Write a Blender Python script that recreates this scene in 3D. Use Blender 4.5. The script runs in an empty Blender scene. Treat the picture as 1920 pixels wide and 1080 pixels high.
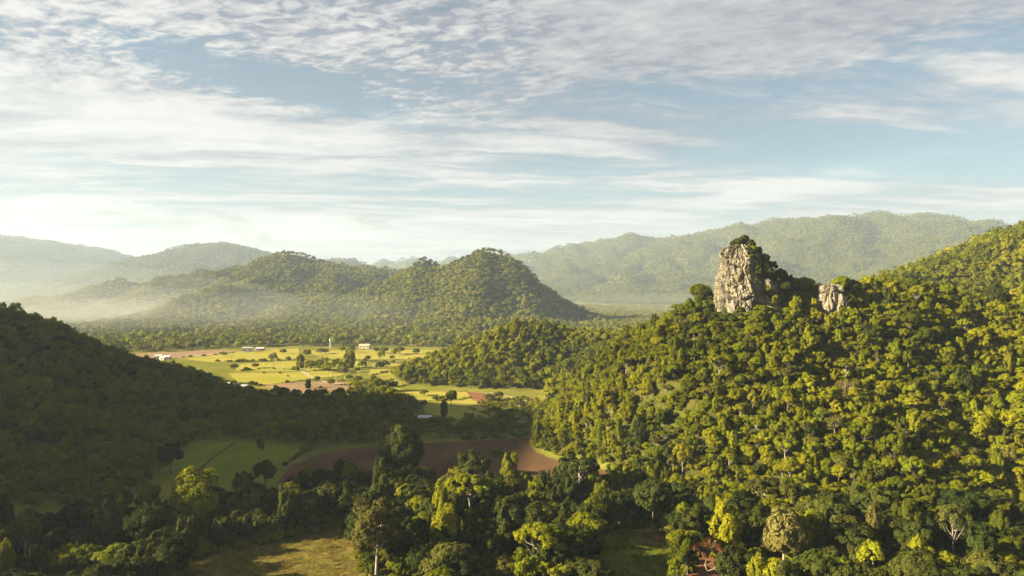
import bpy, math, random
import numpy as np
from mathutils import Vector

scene = bpy.context.scene
COL = scene.collection
R = math.radians

# ------------------------------------------------------------------ camera
CAM_H = 60.0
FPX = 1280.0                       # focal length in pixels of the 1920 px wide photograph
cam_d = bpy.data.cameras.new("camera")
cam_d.sensor_width = 36.0
cam_d.lens = 36.0 * FPX / 1920.0
cam_d.clip_start = 1.0
cam_d.clip_end = 60000.0
cam = bpy.data.objects.new("camera", cam_d)
COL.objects.link(cam)
cam.location = (0, 0, CAM_H)
cam.rotation_euler = (R(90), 0, 0)
scene.camera = cam

# ------------------------------------------------------------------ light
SUN_AZ, SUN_EL = R(-102.0), R(21.5)          # azimuth from the view direction, positive to the right
SUN_DIR = Vector((math.sin(SUN_AZ) * math.cos(SUN_EL), math.cos(SUN_AZ) * math.cos(SUN_EL), math.sin(SUN_EL)))
sun_d = bpy.data.lights.new("sun", 'SUN')
sun_d.energy = 5.0
sun_d.angle = R(0.6)
sun_d.color = (1.0, 0.84, 0.52)
sun = bpy.data.objects.new("sun", sun_d)
COL.objects.link(sun)
sun.rotation_euler = (-SUN_DIR).to_track_quat('-Z', 'Y').to_euler()

vs = scene.view_settings
vs.view_transform = 'Standard'
vs.look = 'None'
vs.gamma = 1.0
vs.use_curve_mapping = False
EXPOSURE = 2.6
vs.exposure = EXPOSURE
scene.render.engine = 'CYCLES'
scene.cycles.use_denoising = True
scene.cycles.max_bounces = 5
scene.cycles.diffuse_bounces = 2
scene.cycles.transmission_bounces = 2
scene.cycles.glossy_bounces = 1
scene.cycles.volume_bounces = 0
scene.cycles.caustics_reflective = False
scene.cycles.caustics_refractive = False


# ------------------------------------------------------------------ node helpers
class S:
    """a socket with arithmetic"""
    def __init__(s, t, k): s.t, s.k = t, k
    def _m(s, op, o=None, o2=None, rev=False):
        n = s.t.nodes.new('ShaderNodeMath'); n.operation = op
        a = [s, o, o2]
        if rev: a = [o, s, o2]
        for i, v in enumerate(a):
            if v is None: continue
            if isinstance(v, S): s.t.links.new(v.k, n.inputs[i])
            else: n.inputs[i].default_value = v
        return S(s.t, n.outputs[0])
    def __add__(s, o): return s._m('ADD', o)
    __radd__ = __add__
    def __mul__(s, o): return s._m('MULTIPLY', o)
    __rmul__ = __mul__
    def __sub__(s, o): return s._m('SUBTRACT', o)
    def __rsub__(s, o): return s._m('SUBTRACT', o, rev=True)
    def __truediv__(s, o): return s._m('DIVIDE', o)
    def __rtruediv__(s, o): return s._m('DIVIDE', o, rev=True)
    def max(s, o): return s._m('MAXIMUM', o)
    def min(s, o): return s._m('MINIMUM', o)
    def pow(s, o): return s._m('POWER', o)
    def f(s, op, o=None): return s._m(op, o)
    def ss(s, a, b, lo=0.0, hi=1.0):
        n = s.t.nodes.new('ShaderNodeMapRange'); n.interpolation_type = 'SMOOTHSTEP'
        s.t.links.new(s.k, n.inputs[0])
        for i, v in zip((1, 2, 3, 4), (a, b, lo, hi)): n.inputs[i].default_value = v
        return S(s.t, n.outputs[0])


def comb(t, x, y, z):
    n = t.nodes.new('ShaderNodeCombineXYZ')
    for i, v in enumerate((x, y, z)):
        if isinstance(v, S): t.links.new(v.k, n.inputs[i])
        else: n.inputs[i].default_value = v
    return S(t, n.outputs[0])


def sep(t, k):
    n = t.nodes.new('ShaderNodeSeparateXYZ'); t.links.new(k, n.inputs[0])
    return [S(t, o) for o in n.outputs]


def noise(t, vec, scale, detail=4.0, rough=0.5, dist=0.0):
    n = t.nodes.new('ShaderNodeTexNoise')
    if vec is not None: t.links.new(vec.k, n.inputs['Vector'])
    n.inputs['Scale'].default_value = scale
    n.inputs['Detail'].default_value = detail
    n.inputs['Roughness'].default_value = rough
    n.inputs['Distortion'].default_value = dist
    return S(t, n.outputs[0])


def mixc(t, f, a, b, blend='MIX'):
    n = t.nodes.new('ShaderNodeMix'); n.data_type = 'RGBA'; n.blend_type = blend
    for i, v in ((0, f), (6, a), (7, b)):
        if isinstance(v, S): t.links.new(v.k, n.inputs[i])
        elif isinstance(v, (tuple, list)): n.inputs[i].default_value = tuple(v[:3]) + (1.0,)
        else: n.inputs[i].default_value = v
    return S(t, n.outputs[2])


def new_mat(name):
    m = bpy.data.materials.new(name); m.use_nodes = True
    t = m.node_tree; t.nodes.clear()
    out = t.nodes.new('ShaderNodeOutputMaterial')
    return m, t, out


# ------------------------------------------------------------------ world: Nishita sky with a high cloud sheet
world = bpy.data.worlds.new("World")
scene.world = world
world.use_nodes = True
wt = world.node_tree
wt.nodes.clear()
w_out = wt.nodes.new('ShaderNodeOutputWorld')
bg = wt.nodes.new('ShaderNodeBackground')
SKY_STRENGTH = 0.05
bg.inputs[1].default_value = SKY_STRENGTH
wt.links.new(bg.outputs[0], w_out.inputs[0])
sky = wt.nodes.new('ShaderNodeTexSky')
sky.sky_type = 'NISHITA'
sky.sun_disc = False
sky.sun_elevation = SUN_EL
sky.sun_rotation = SUN_AZ
sky.altitude = 200.0
sky.air_density = 1.0
sky.dust_density = 0.7
sky.ozone_density = 1.0
tc = wt.nodes.new('ShaderNodeTexCoord')
dx, dy, dz = sep(wt, tc.outputs['Generated'])
az = dx.f('ARCTAN2', dy) * (180 / math.pi)
el = dz.f('ARCSINE') * (180 / math.pi)
den = dz.max(0.0) + 0.045
pu, pv = dx / den, dy / den
P2 = comb(wt, pu, pv, 0.0)
warp = noise(wt, P2, 0.45, 3, 0.55) - 0.5
# long streaks, drawn out across the view, slightly tilted
st = noise(wt, comb(wt, pu * 0.42 + pv * 0.10 + warp * 1.2, pv * 1.05 - pu * 0.12 + warp * 1.0, 3.0), 0.85, 7, 0.60)
# broad cover
br = noise(wt, comb(wt, pu * 0.6, pv * 0.8 + warp * 1.4, 9.0), 0.60, 4, 0.5)
# mackerel ripples
rp = noise(wt, comb(wt, pu * 1.0 - pv * 0.35 + warp * 0.6, pv * 1.5 + pu * 0.55 + warp * 0.6, 5.0), 11.5, 3, 0.58, 0.35)
st2 = noise(wt, comb(wt, pu * 0.9 + warp * 1.5, pv * 2.6 - pu * 0.25 + warp * 2.0, 7.0), 1.3, 8, 0.64, 0.3)
rp2 = noise(wt, comb(wt, pu, pv * 1.2, 1.0), 4.5, 6, 0.66, 0.4)


def blob(ca, ce, ra, re, tilt=0.0):
    c, s_ = math.cos(R(tilt)), math.sin(R(tilt))
    a = (az - ca) * (c / ra) + (el - ce) * (s_ / ra)
    b = (el - ce) * (c / re) - (az - ca) * (s_ / re)
    q = a * a + b * b
    return (q * -1.0).f('EXPONENT')


# open windows of clear sky in the cloud sheet
gaps = blob(-23.5, 16.8, 8.5, 1.5, -9) * 1.15 + blob(-13, 14.6, 7.0, 1.2, -8) * 0.75 + blob(15, 15.6, 9.0, 1.5, -4) * 0.80 \
    + blob(32, 16.5, 9, 2.2, 6) * 0.9 + blob(27, 10.5, 10, 2.0, 2) * 0.30 + blob(4.5, 9.6, 7.5, 1.2, -3) * 0.7 + blob(19, 10.8, 6.5, 0.9, 3) * 0.7 \
    + blob(30, 9.2, 8.0, 1.5, 2) * 1.0 + blob(4, 7.8, 9, 0.9, 0) * 0.6 + blob(-26, 8.6, 11, 0.8, 0) * 0.5 + blob(-8, 8.6, 6, 0.8, 0) * 0.45 \
    + blob(37, 13, 5, 3, 0) * 0.4
thick = blob(-27, 12.3, 9, 1.5, -6) * 0.55 + blob(-13, 11.8, 4.0, 0.8, 2) * 0.5 + blob(0, 12.2, 5.0, 1.1, -10) * 0.55 \
    + blob(25, 8.6, 6.0, 0.7, 8) * 0.8 + blob(18, 7.2, 9.0, 0.8, 6) * 0.6 + blob(-34, 19, 7, 4, 0) * 0.35 + blob(8, 11.5, 3.5, 0.8, -14) * 0.35
cover = (st2 - 0.5) * 2.5 * el.ss(20.0, 13.0) + (st - 0.5) * 3.0 + (br - 0.5) * 1.2 + 0.80 - gaps * 1.02 + thick * 0.50
ripz = el.ss(11.5, 17.5) * (az.ss(12.0, -10.0) * 0.70 + 0.30)
cover = cover + (rp - 0.5) * 3.0 * ripz + (rp2 - 0.5) * 1.7 * el.ss(9.0, 18.0) + el.ss(13.5, 19.0) * az.ss(-12.0, 12.0) * 0.34
low = el.ss(8.2, 3.2)
cover = cover.max(0.0).min(1.0)
cover = (cover.ss(0.05, 0.98) * 0.70 + 0.22).max(low * 0.90)
bright = (el.ss(13.0, 21.0) * -0.16 + (st2 - 0.5) * 1.9 * el.ss(20.0, 13.0) * el.ss(2.5, 6.0) + cover * 0.35 + thick * 0.6 + (st - 0.5) * 2.0 + (rp2 - 0.5) * 1.0 + low * 0.02 + az.ss(35.0, -40.0) * 0.12 + el.ss(19.0, 10.0) * 0.10 + (rp - 0.5) * 3.2 * ripz).max(0.0).min(1.0)
CL = 1.0 / SKY_STRENGTH / (2 ** EXPOSURE)
c_shade = tuple(CL * v for v in (0.33, 0.335, 0.41))
c_lit = tuple(CL * v for v in (0.84, 0.83, 0.79))
cl_col = mixc(wt, bright, c_shade, c_lit)
# a few small soft scud clouds hanging over the far hills
scud_n = noise(wt, comb(wt, az * 0.55, el * 1.1, 2.0), 0.9, 5, 0.6)
scud = (blob(-30.8, 5.6, 1.5, 0.55, -8) + blob(-27.2, 4.8, 1.9, 0.6) + blob(-22.5, 5.4, 1.6, 0.5, -16) + blob(-20.6, 4.1, 1.9, 0.5, -10) + blob(-11.9, 5.5, 2.1, 0.5, -6)) * scud_n.ss(0.35, 0.62)
cl_col = mixc(wt, scud * 0.95, cl_col, tuple(CL * v for v in (0.36, 0.355, 0.33)))
skyc = mixc(wt, 1.0, S(wt, sky.outputs[0]), (0.345, 0.40, 0.385), 'MULTIPLY')
wt.links.new(mixc(wt, cover, skyc, cl_col).k, bg.inputs[0])

# ------------------------------------------------------------------ numpy noise and the relief
rng0 = np.random.default_rng(7)
_perm = rng0.permutation(512)
_ang = rng0.random(512) * 2 * np.pi
_gx, _gy = np.cos(_ang), np.sin(_ang)


def perlin(x, y):
    x = np.asarray(x, float); y = np.asarray(y, float)
    xi = np.floor(x).astype(int); yi = np.floor(y).astype(int)
    xf, yf = x - xi, y - yi
    u = xf * xf * xf * (xf * (xf * 6 - 15) + 10); v = yf * yf * yf * (yf * (yf * 6 - 15) + 10)
    def g(ix, iy, fx, fy):
        h = _perm[(_perm[ix & 511] + iy) & 511]
        return _gx[h] * fx + _gy[h] * fy
    a = g(xi, yi, xf, yf); b = g(xi + 1, yi, xf - 1, yf)
    c = g(xi, yi + 1, xf, yf - 1); d = g(xi + 1, yi + 1, xf - 1, yf - 1)
    return (a + u * (b - a) + v * ((c + u * (d - c)) - (a + u * (b - a)))) * 1.5


def fbm(x, y, o=4):
    s = 0; a = 1.0; n = 0
    for i in range(o):
        s = s + a * perlin(x * 2 ** i + 17.3 * i, y * 2 ** i - 9.1 * i); n += a; a *= 0.5
    return s / n


def pix(px, py, d):
    """the place that the photograph shows at this pixel, d metres away"""
    return ((px - 960) / FPX * d, d, CAM_H - (py - 540) / FPX * d)


def gnd(px, py):
    d = CAM_H * FPX / (py - 540)
    return ((px - 960) / FPX * d, d)


def proj(x, y, z):
    y = np.maximum(y, 1e-3)
    return 960 + FPX * x / y, 540 - FPX * (z - CAM_H) / y


def ridge(pts, tree=0.0):
    """pts: (px, py, depth, width); returns crest points x, y, z, width"""
    o = []
    for px, py, d, w in pts:
        x, y, z = pix(px, py, d)
        o.append((x, y, max(z - tree, 0.0), w))
    return o


RIDGES = {
    'main': [(20, 325, 4, 22), (28, 312, 13, 34), (40, 298, 25, 44), (52, 290, 34, 56), (66, 278, 45, 66), (78, 270, 57, 78), (92, 270, 60, 100), (112, 276, 59, 112),
             (130, 276, 57, 118), (150, 282, 59, 126), (168, 282, 60, 134), (186, 280, 54, 140), (215, 270, 54, 145), (260, 240, 62, 150), (300, 180, 70, 160)],
    'saddle': [(56, 292, 34, 50), (66, 340, 27, 56), (76, 400, 24, 66), (90, 450, 26, 70)],
    'knoll': ridge([(850, 690, 440, 48), (890, 650, 455, 62), (930, 616, 465, 74), (975, 600, 470, 80), (1040, 606, 475, 82), (1110, 618, 470, 80), (1180, 625, 440, 80)], 6),
    'right_back': ridge([(1640, 530, 470, 130), (1720, 508, 490, 170), (1790, 478, 520, 200), (1860, 450, 540, 230), (1920, 424, 560, 250), (2050, 380, 600, 300), (2300, 330, 600, 320)], 5),
    'massif': ridge([(690, 492, 5366, 994), (850, 486, 5167, 1192), (1000, 476, 4870, 1590), (1080, 462, 4771, 1689), (1140, 450, 4671, 1789), (1300, 438, 4473, 1888), (1370, 428, 4274, 1888), (1420, 415, 4174, 1888),
                     (1510, 404, 4075, 1888), (1600, 404, 4075, 1888), (1690, 399, 4075, 1888), (1745, 406, 4075, 1888), (1800, 416, 3976, 1789), (1860, 424, 3876, 1789), (1910, 420, 3777, 1789), (2100, 400, 3777, 1789), (2500, 380, 3777, 1789)], 7),
    'massif_spur': ridge([(1600, 420, 3685, 472), (1500, 455, 3307, 567), (1420, 500, 3024, 567), (1300, 555, 2739, 529), (1180, 600, 2455, 415), (1110, 620, 2324, 302)], 7),
    'massif_spur2': ridge([(1180, 455, 4473, 596), (1130, 500, 3976, 596), (1080, 545, 3479, 516), (1040, 590, 3081, 397)], 7),
    'massif_spur3': ridge([(1800, 425, 3458, 455), (1760, 470, 2912, 546), (1690, 520, 2455, 546), (1600, 570, 2093, 473)], 7),
    'cone': ridge([(690, 600, 1171, 130), (730, 550, 1244, 170), (765, 512, 1281, 200), (800, 494, 1293, 215), (835, 504, 1268, 210), (868, 488, 1232, 210), (905, 479, 1220, 205), (938, 487, 1220, 190),
                   (975, 515, 1220, 150), (1020, 562, 1220, 100), (1062, 598, 1220, 60)], 5),
    'cone_spur': ridge([(905, 480, 1210, 150), (885, 530, 1100, 140), (860, 590, 960, 100), (845, 625, 860, 60)], 6),
    'cone_spur2': ridge([(800, 494, 1290, 120), (770, 540, 1150, 120), (740, 590, 1020, 90), (715, 622, 930, 60)], 6),
    'cone_spur3': ridge([(945, 500, 1215, 90), (975, 540, 1120, 100), (985, 590, 1020, 70), (990, 612, 960, 50)], 6),
    'hill_mid': ridge([(400, 535, 1622, 333), (440, 507, 1687, 410), (490, 489, 1700, 461), (540, 481, 1700, 487), (590, 486, 1700, 487), (640, 498, 1700, 461), (690, 500, 1818, 448), (745, 520, 1818, 384)], 6),
    'hill_mid_spur': ridge([(540, 488, 1680, 220), (480, 515, 1420, 210), (400, 556, 1130, 190), (330, 590, 1000, 170), (260, 620, 920, 130), (200, 645, 860, 90)], 6),
    'hill_mid_spur2': ridge([(640, 505, 1680, 200), (610, 545, 1300, 180), (560, 590, 1020, 150), (520, 625, 930, 100)], 6),
    'hill_low': ridge([(80, 580, 1624, 199), (150, 545, 1676, 273), (225, 519, 1716, 299), (290, 527, 1741, 299), (340, 528, 1820, 310), (390, 508, 1924, 310), (450, 500, 2014, 310)], 6),
    'hill_dark': ridge([(230, 505, 4075, 894), (290, 486, 3976, 994), (340, 468, 3916, 1033), (380, 456, 3816, 1073), (415, 452, 3777, 1093), (460, 463, 3777, 1073), (500, 476, 3777, 1033), (560, 484, 3876, 994), (620, 486, 3976, 894), (690, 495, 3976, 694)], 6),
    'hill_far': ridge([(-700, 380, 4771, 1789), (-300, 410, 4771, 1789), (0, 436, 4771, 1590), (100, 449, 4771, 1550), (170, 465, 4771, 1471), (230, 484, 4771, 1290), (290, 497, 4870, 994), (360, 510, 4970, 795)], 6),
    'left': [(-222, 430, 1, 50), (-252, 425, 9, 64), (-268, 418, 19, 74), (-288, 408, 33, 86), (-304, 398, 45, 98), (-345, 385, 62, 112), (-440, 330, 118, 180),
             (-490, 270, 158, 270), (-510, 210, 214, 310), (-520, 140, 214, 330), (-520, 100, 188, 330), (-520, 60, 170, 330), (-520, -60, 164, 330), (-520, -200, 100, 330)],
    'left_apron': [(-300, 345, 36, 110), (-300, 290, 38, 125), (-290, 235, 38, 125), (-270, 180, 32, 115), (-260, 120, 26, 100)],
}


HILL_EDGE = [gnd(*p) for p in ((2300, 1090), (1700, 1035), (1420, 980), (1260, 925), (1180, 890), (1110, 874), (1045, 862), (1012, 851), (998, 838), (1000, 818), (1002, 790), (1004, 745), (1020, 705), (1040, 680))]


def relief(x, y):
    x = np.asarray(x, float); y = np.asarray(y, float)
    wa = 4 + 12 * np.clip((np.hypot(x, y) - 400) / 300, 0, 1)
    wx = x + fbm(x / 130, y / 130, 2) * wa
    wy = y + fbm(x / 130 + 40, y / 130 + 11, 2) * wa
    acc = np.zeros_like(x)
    for name, pts in RIDGES.items():
        best = np.zeros_like(x)
        big = pts[0][1] > 800 or name.startswith(('massif', 'hill', 'cone'))
        for (x0, y0, z0, w0), (x1, y1, z1, w1) in zip(pts[:-1], pts[1:]):
            ex, ey = x1 - x0, y1 - y0
            t = np.clip(((wx - x0) * ex + (wy - y0) * ey) / (ex * ex + ey * ey), 0, 1)
            dd = np.hypot(wx - x0 - t * ex, wy - y0 - t * ey)
            w = w0 + (w1 - w0) * t; z = z0 + (z1 - z0) * t
            q = np.clip(dd / w, 0, 1)
            f = 0.55 * (1 - q) ** 1.15 + 0.45 * (0.5 + 0.5 * np.cos(np.pi * q))
            best = np.maximum(best, z * f)
        if big:
            k = 1.0 / (105 if name.startswith('cone') else (190 if best.max() < 190 else 330))
            rd = np.abs(fbm(x * k + 3.1 * len(name), y * k * 0.8, 3))
            body = np.clip(best / 90, 0, 1) * np.clip(1.35 - best / (max(p[2] for p in pts) + 1), 0, 1)
            best = best + body * (rd * 95 - 24) * (0.45 if name.startswith('cone') else (1.9 if name == 'massif' else 1.0))
            best = np.maximum(best, 0)
        else:
            body = np.clip(best / 20, 0, 1) * np.clip(1.25 - best / (max(p[2] for p in pts) + 1), 0, 1)
            best = np.maximum(best + body * fbm(x / 42, y / 60, 3) * 9.0, 0)
        if name in ('main', 'saddle'):
            # the hill rises from the curved edge of the ploughed field
            d = np.full(x.shape, 1e9)
            for (x0, y0), (x1, y1) in zip(HILL_EDGE[:-1], HILL_EDGE[1:]):
                ex, ey = x1 - x0, y1 - y0
                t = np.clip(((x - x0) * ex + (y - y0) * ey) / (ex * ex + ey * ey), 0, 1)
                dd = np.hypot(x - x0 - t * ex, y - y0 - t * ey)
                side = (x - x0) * ey - (y - y0) * ex      # positive on the hill side
                d = np.where(dd < np.abs(d), np.where(side > 0, dd, -dd), d)
            best = best * np.clip(d / 20.0, 0, 1) ** 0.8
        acc += best ** 5
    h = acc ** 0.2
    # a gully runs down the right flank of the rocky hill
    gx0, gy0, gx1, gy1 = 196, 285, 104, 128
    t = np.clip(((x - gx0) * (gx1 - gx0) + (y - gy0) * (gy1 - gy0)) / ((gx1 - gx0) ** 2 + (gy1 - gy0) ** 2), 0, 1)
    gd = np.hypot(x - gx0 - t * (gx1 - gx0), y - gy0 - t * (gy1 - gy0))
    h = h - np.minimum(h, 15.0) * 0.75 * np.exp(-(gd / 17.0) ** 2) * np.clip(t * 3, 0, 1)
    return h


def slope(x, y, e=2.0):
    return (relief(x + e, y) - relief(x - e, y)) / (2 * e), (relief(x, y + e) - relief(x, y - e)) / (2 * e)


# ------------------------------------------------------------------ mesh helpers
def mesh_np(name, V, F, mats=(), midx=None, smooth=False):
    """V (n,3), F (m,k) with k = 3 or 4, or a list of such arrays"""
    Fs = F if isinstance(F, list) else [F]
    me = bpy.data.meshes.new(name)
    V = np.asarray(V, np.float32)
    loops = np.concatenate([np.asarray(f, np.int32).ravel() for f in Fs])
    counts = np.concatenate([np.full(len(f), f.shape[1], np.int32) for f in Fs if len(f)])
    me.vertices.add(len(V)); me.vertices.foreach_set('co', V.ravel())
    me.loops.add(len(loops)); me.loops.foreach_set('vertex_index', loops)
    me.polygons.add(len(counts))
    st = np.concatenate([[0], np.cumsum(counts)[:-1]]).astype(np.int32)
    me.polygons.foreach_set('loop_start', st)
    for m in mats: me.materials.append(m)
    if midx is not None: me.polygons.foreach_set('material_index', np.asarray(midx, np.int32))
    me.polygons.foreach_set('use_smooth', np.full(len(counts), smooth))
    me.update(calc_edges=True)
    me.validate()
    return me


def link(name, data, parent=None, loc=None, label=None, cat=None, group=None, kind=None):
    o = bpy.data.objects.new(name, data)
    COL.objects.link(o)
    if parent is not None: o.parent = parent
    if loc is not None: o.location = loc
    if label: o['label'] = label
    if cat: o['category'] = cat
    if group: o['group'] = group
    if kind: o['kind'] = kind
    return o


def tube(pts, rad, seg=6):
    pts = np.asarray(pts, float); n = len(pts)
    V, F = [], []
    for i in range(n):
        d = pts[min(i + 1, n - 1)] - pts[max(i - 1, 0)]
        d /= np.linalg.norm(d) + 1e-9
        a = np.cross(d, (0.3, 1, 0.2)); a /= np.linalg.norm(a); b = np.cross(d, a)
        for k in range(seg):
            w = 2 * math.pi * k / seg
            V.append(pts[i] + rad[i] * (math.cos(w) * a + math.sin(w) * b))
    for i in range(n - 1):
        for k in range(seg):
            F.append((i * seg + k, i * seg + (k + 1) % seg, (i + 1) * seg + (k + 1) % seg, (i + 1) * seg + k))
    return np.array(V), np.array(F)


def merge(parts):
    V, F, off = [], [], 0
    for v, f in parts:
        V.append(v); F.append(np.asarray(f) + off); off += len(v)
    return np.concatenate(V), np.concatenate(F)


def box(x0, x1, y0, y1, z0, z1):
    V = np.array([(x, y, z) for z in (z0, z1) for y in (y0, y1) for x in (x0, x1)], float)
    F = np.array([(0, 2, 3, 1), (4, 5, 7, 6), (0, 1, 5, 4), (2, 6, 7, 3), (0, 4, 6, 2), (1, 3, 7, 5)])
    return V, F


# ------------------------------------------------------------------ materials
def leaf_mat(name, cols, trans=0.42, tcol=(0.16, 0.17, 0.012)):
    """cols: three leaf colours between which each plant falls by chance"""
    m, t, out = new_mat(name)
    oi = t.nodes.new('ShaderNodeObjectInfo')
    rnd = S(t, oi.outputs['Random'])
    geo = t.nodes.new('ShaderNodeNewGeometry')
    ri = S(t, geo.outputs['Random Per Island'])
    loc = S(t, oi.outputs['Location'])
    patch = noise(t, loc, 0.022, 2, 0.5)
    f = (rnd * 0.62 + (patch - 0.5) * 2.2 + 0.20).max(0.0).min(1.0)
    c = mixc(t, (f * 2.0).min(1.0), cols[0], cols[1])
    c = mixc(t, (f * 2.0 - 1.0).max(0.0), c, cols[2])
    v = (ri - 0.5) * 0.5 + 1.0
    hv = t.nodes.new('ShaderNodeHueSaturation')
    t.links.new(c.k, hv.inputs['Color'])
    t.links.new((v + (rnd * 7.13).f('FRACT') * 0.30 - 0.12).k, hv.inputs['Value'])
    t.links.new(((rnd * 3.77).f('FRACT') * 0.030 + 0.485).k, hv.inputs['Hue'])
    d = t.nodes.new('ShaderNodeBsdfDiffuse'); t.links.new(hv.outputs[0], d.inputs[0])
    tr = t.nodes.new('ShaderNodeBsdfTranslucent')
    tc_ = mixc(t, 0.5, S(t, hv.outputs[0]), tcol)
    t.links.new(tc_.k, tr.inputs[0])
    mx = t.nodes.new('ShaderNodeMixShader'); mx.inputs[0].default_value = trans
    t.links.new(d.outputs[0], mx.inputs[1]); t.links.new(tr.outputs[0], mx.inputs[2])
    gl = t.nodes.new('ShaderNodeBsdfGlossy'); gl.inputs['Roughness'].default_value = 0.5
    gl.inputs['Color'].default_value = (1, 1, 1, 1)
    m2 = t.nodes.new('ShaderNodeMixShader'); m2.inputs[0].default_value = 0.003
    t.links.new(mx.outputs[0], m2.inputs[1]); t.links.new(gl.outputs[0], m2.inputs[2])
    t.links.new(m2.outputs[0], out.inputs[0])
    return m


LEAF = leaf_mat('leaf_mixed', [(0.055, 0.068, 0.004), (0.146, 0.156, 0.005), (0.208, 0.204, 0.006)])
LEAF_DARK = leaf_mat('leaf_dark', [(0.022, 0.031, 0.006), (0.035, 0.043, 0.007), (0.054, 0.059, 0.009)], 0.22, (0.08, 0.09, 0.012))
LEAF_BRIGHT = leaf_mat('leaf_bright', [(0.120, 0.140, 0.008), (0.150, 0.165, 0.010), (0.175, 0.180, 0.012)], 0.42, (0.24, 0.24, 0.012))
LEAF_OLIVE = leaf_mat('leaf_olive', [(0.068, 0.068, 0.012), (0.085, 0.082, 0.015), (0.105, 0.094, 0.020)], 0.3, (0.11, 0.09, 0.02))
LEAF_PALE = leaf_mat('leaf_pale', [(0.12, 0.115, 0.026), (0.14, 0.13, 0.032), (0.155, 0.145, 0.04)], 0.3, (0.15, 0.15, 0.04))
LEAF_RED = leaf_mat('leaf_red', [(0.20, 0.065, 0.030), (0.23, 0.075, 0.032), (0.25, 0.085, 0.036)], 0.3, (0.2, 0.07, 0.03))
LEAF_FAR = leaf_mat('leaf_far', [(0.068, 0.082, 0.010), (0.140, 0.152, 0.014), (0.200, 0.185, 0.020)], 0.25, (0.12, 0.12, 0.02))


def bark_mat(name, a, b):
    m, t, out = new_mat(name)
    g = t.nodes.new('ShaderNodeTexCoord')
    x, y, z = sep(t, g.outputs['Object'])
    n = noise(t, comb(t, x, y, z * 0.25), 3.0, 4, 0.6)
    c = mixc(t, n.ss(0.35, 0.68), a, b)
    d = t.nodes.new('ShaderNodeBsdfDiffuse'); t.links.new(c.k, d.inputs[0]); t.links.new(d.outputs[0], out.inputs[0])
    return m


BARK = bark_mat('bark_brown', (0.05, 0.04, 0.03), (0.13, 0.105, 0.08))
BARK_PALE = bark_mat('bark_pale', (0.13, 0.115, 0.095), (0.27, 0.245, 0.21))
BARK_WHITE = bark_mat('bark_white', (0.24, 0.21, 0.17), (0.42, 0.38, 0.32))
BARK_DRY = bark_mat('bark_dry', (0.15, 0.11, 0.08), (0.25, 0.19, 0.14))


def ground_material():
    m, t, out = new_mat('ground_grass')
    g = t.nodes.new('ShaderNodeNewGeometry')
    p = S(t, g.outputs['Position'])
    x, y, z = sep(t, p.k)
    flat = comb(t, x, y, 0.0)
    n1 = noise(t, flat, 0.018, 4, 0.55)
    n2 = noise(t, comb(t, x, y * 2.2, 0.0), 0.09, 5, 0.6)
    n3 = noise(t, flat, 1.3, 3, 0.6)
    c = mixc(t, n1.ss(0.38, 0.62), (0.115, 0.118, 0.020), (0.165, 0.150, 0.030))
    c = mixc(t, n2.ss(0.46, 0.66) * 0.8, c, (0.085, 0.095, 0.018))
    c = mixc(t, n2.ss(0.44, 0.30) * 0.6, c, (0.17, 0.125, 0.052))
    c = mixc(t, n3.ss(0.40, 0.72) * 0.45, c, (0.06, 0.062, 0.014))
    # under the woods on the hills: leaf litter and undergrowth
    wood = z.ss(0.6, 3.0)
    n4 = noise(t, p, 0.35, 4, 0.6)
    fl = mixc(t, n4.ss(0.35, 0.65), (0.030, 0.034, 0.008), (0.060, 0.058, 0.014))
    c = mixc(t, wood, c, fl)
    d = t.nodes.new('ShaderNodeBsdfDiffuse'); t.links.new(c.k, d.inputs[0])
    bp = t.nodes.new('ShaderNodeBump'); bp.inputs['Strength'].default_value = 0.5; bp.inputs['Distance'].default_value = 0.5
    t.links.new(n3.k, bp.inputs['Height']); t.links.new(bp.outputs[0], d.inputs['Normal'])
    t.links.new(d.outputs[0], out.inputs[0])
    return m


def field_mat(name, a, b, c3, sc=0.25, stretch=(1, 1), fine=2.2):
    m, t, out = new_mat(name)
    g = t.nodes.new('ShaderNodeNewGeometry')
    x, y, z = sep(t, g.outputs['Position'])
    v = comb(t, x * stretch[0], y * stretch[1], 0.0)
    n1 = noise(t, v, sc, 5, 0.6)
    n2 = noise(t, v, fine, 3, 0.6)
    c = mixc(t, n1.ss(0.36, 0.64), a, b)
    c = mixc(t, n2.ss(0.45, 0.75) * 0.6, c, c3)
    d = t.nodes.new('ShaderNodeBsdfDiffuse'); t.links.new(c.k, d.inputs[0])
    bp = t.nodes.new('ShaderNodeBump'); bp.inputs['Strength'].default_value = 0.6; bp.inputs['Distance'].default_value = 0.3
    t.links.new(n2.k, bp.inputs['Height']); t.links.new(bp.outputs[0], d.inputs['Normal'])
    t.links.new(d.outputs[0], out.inputs[0])
    return m


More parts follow.
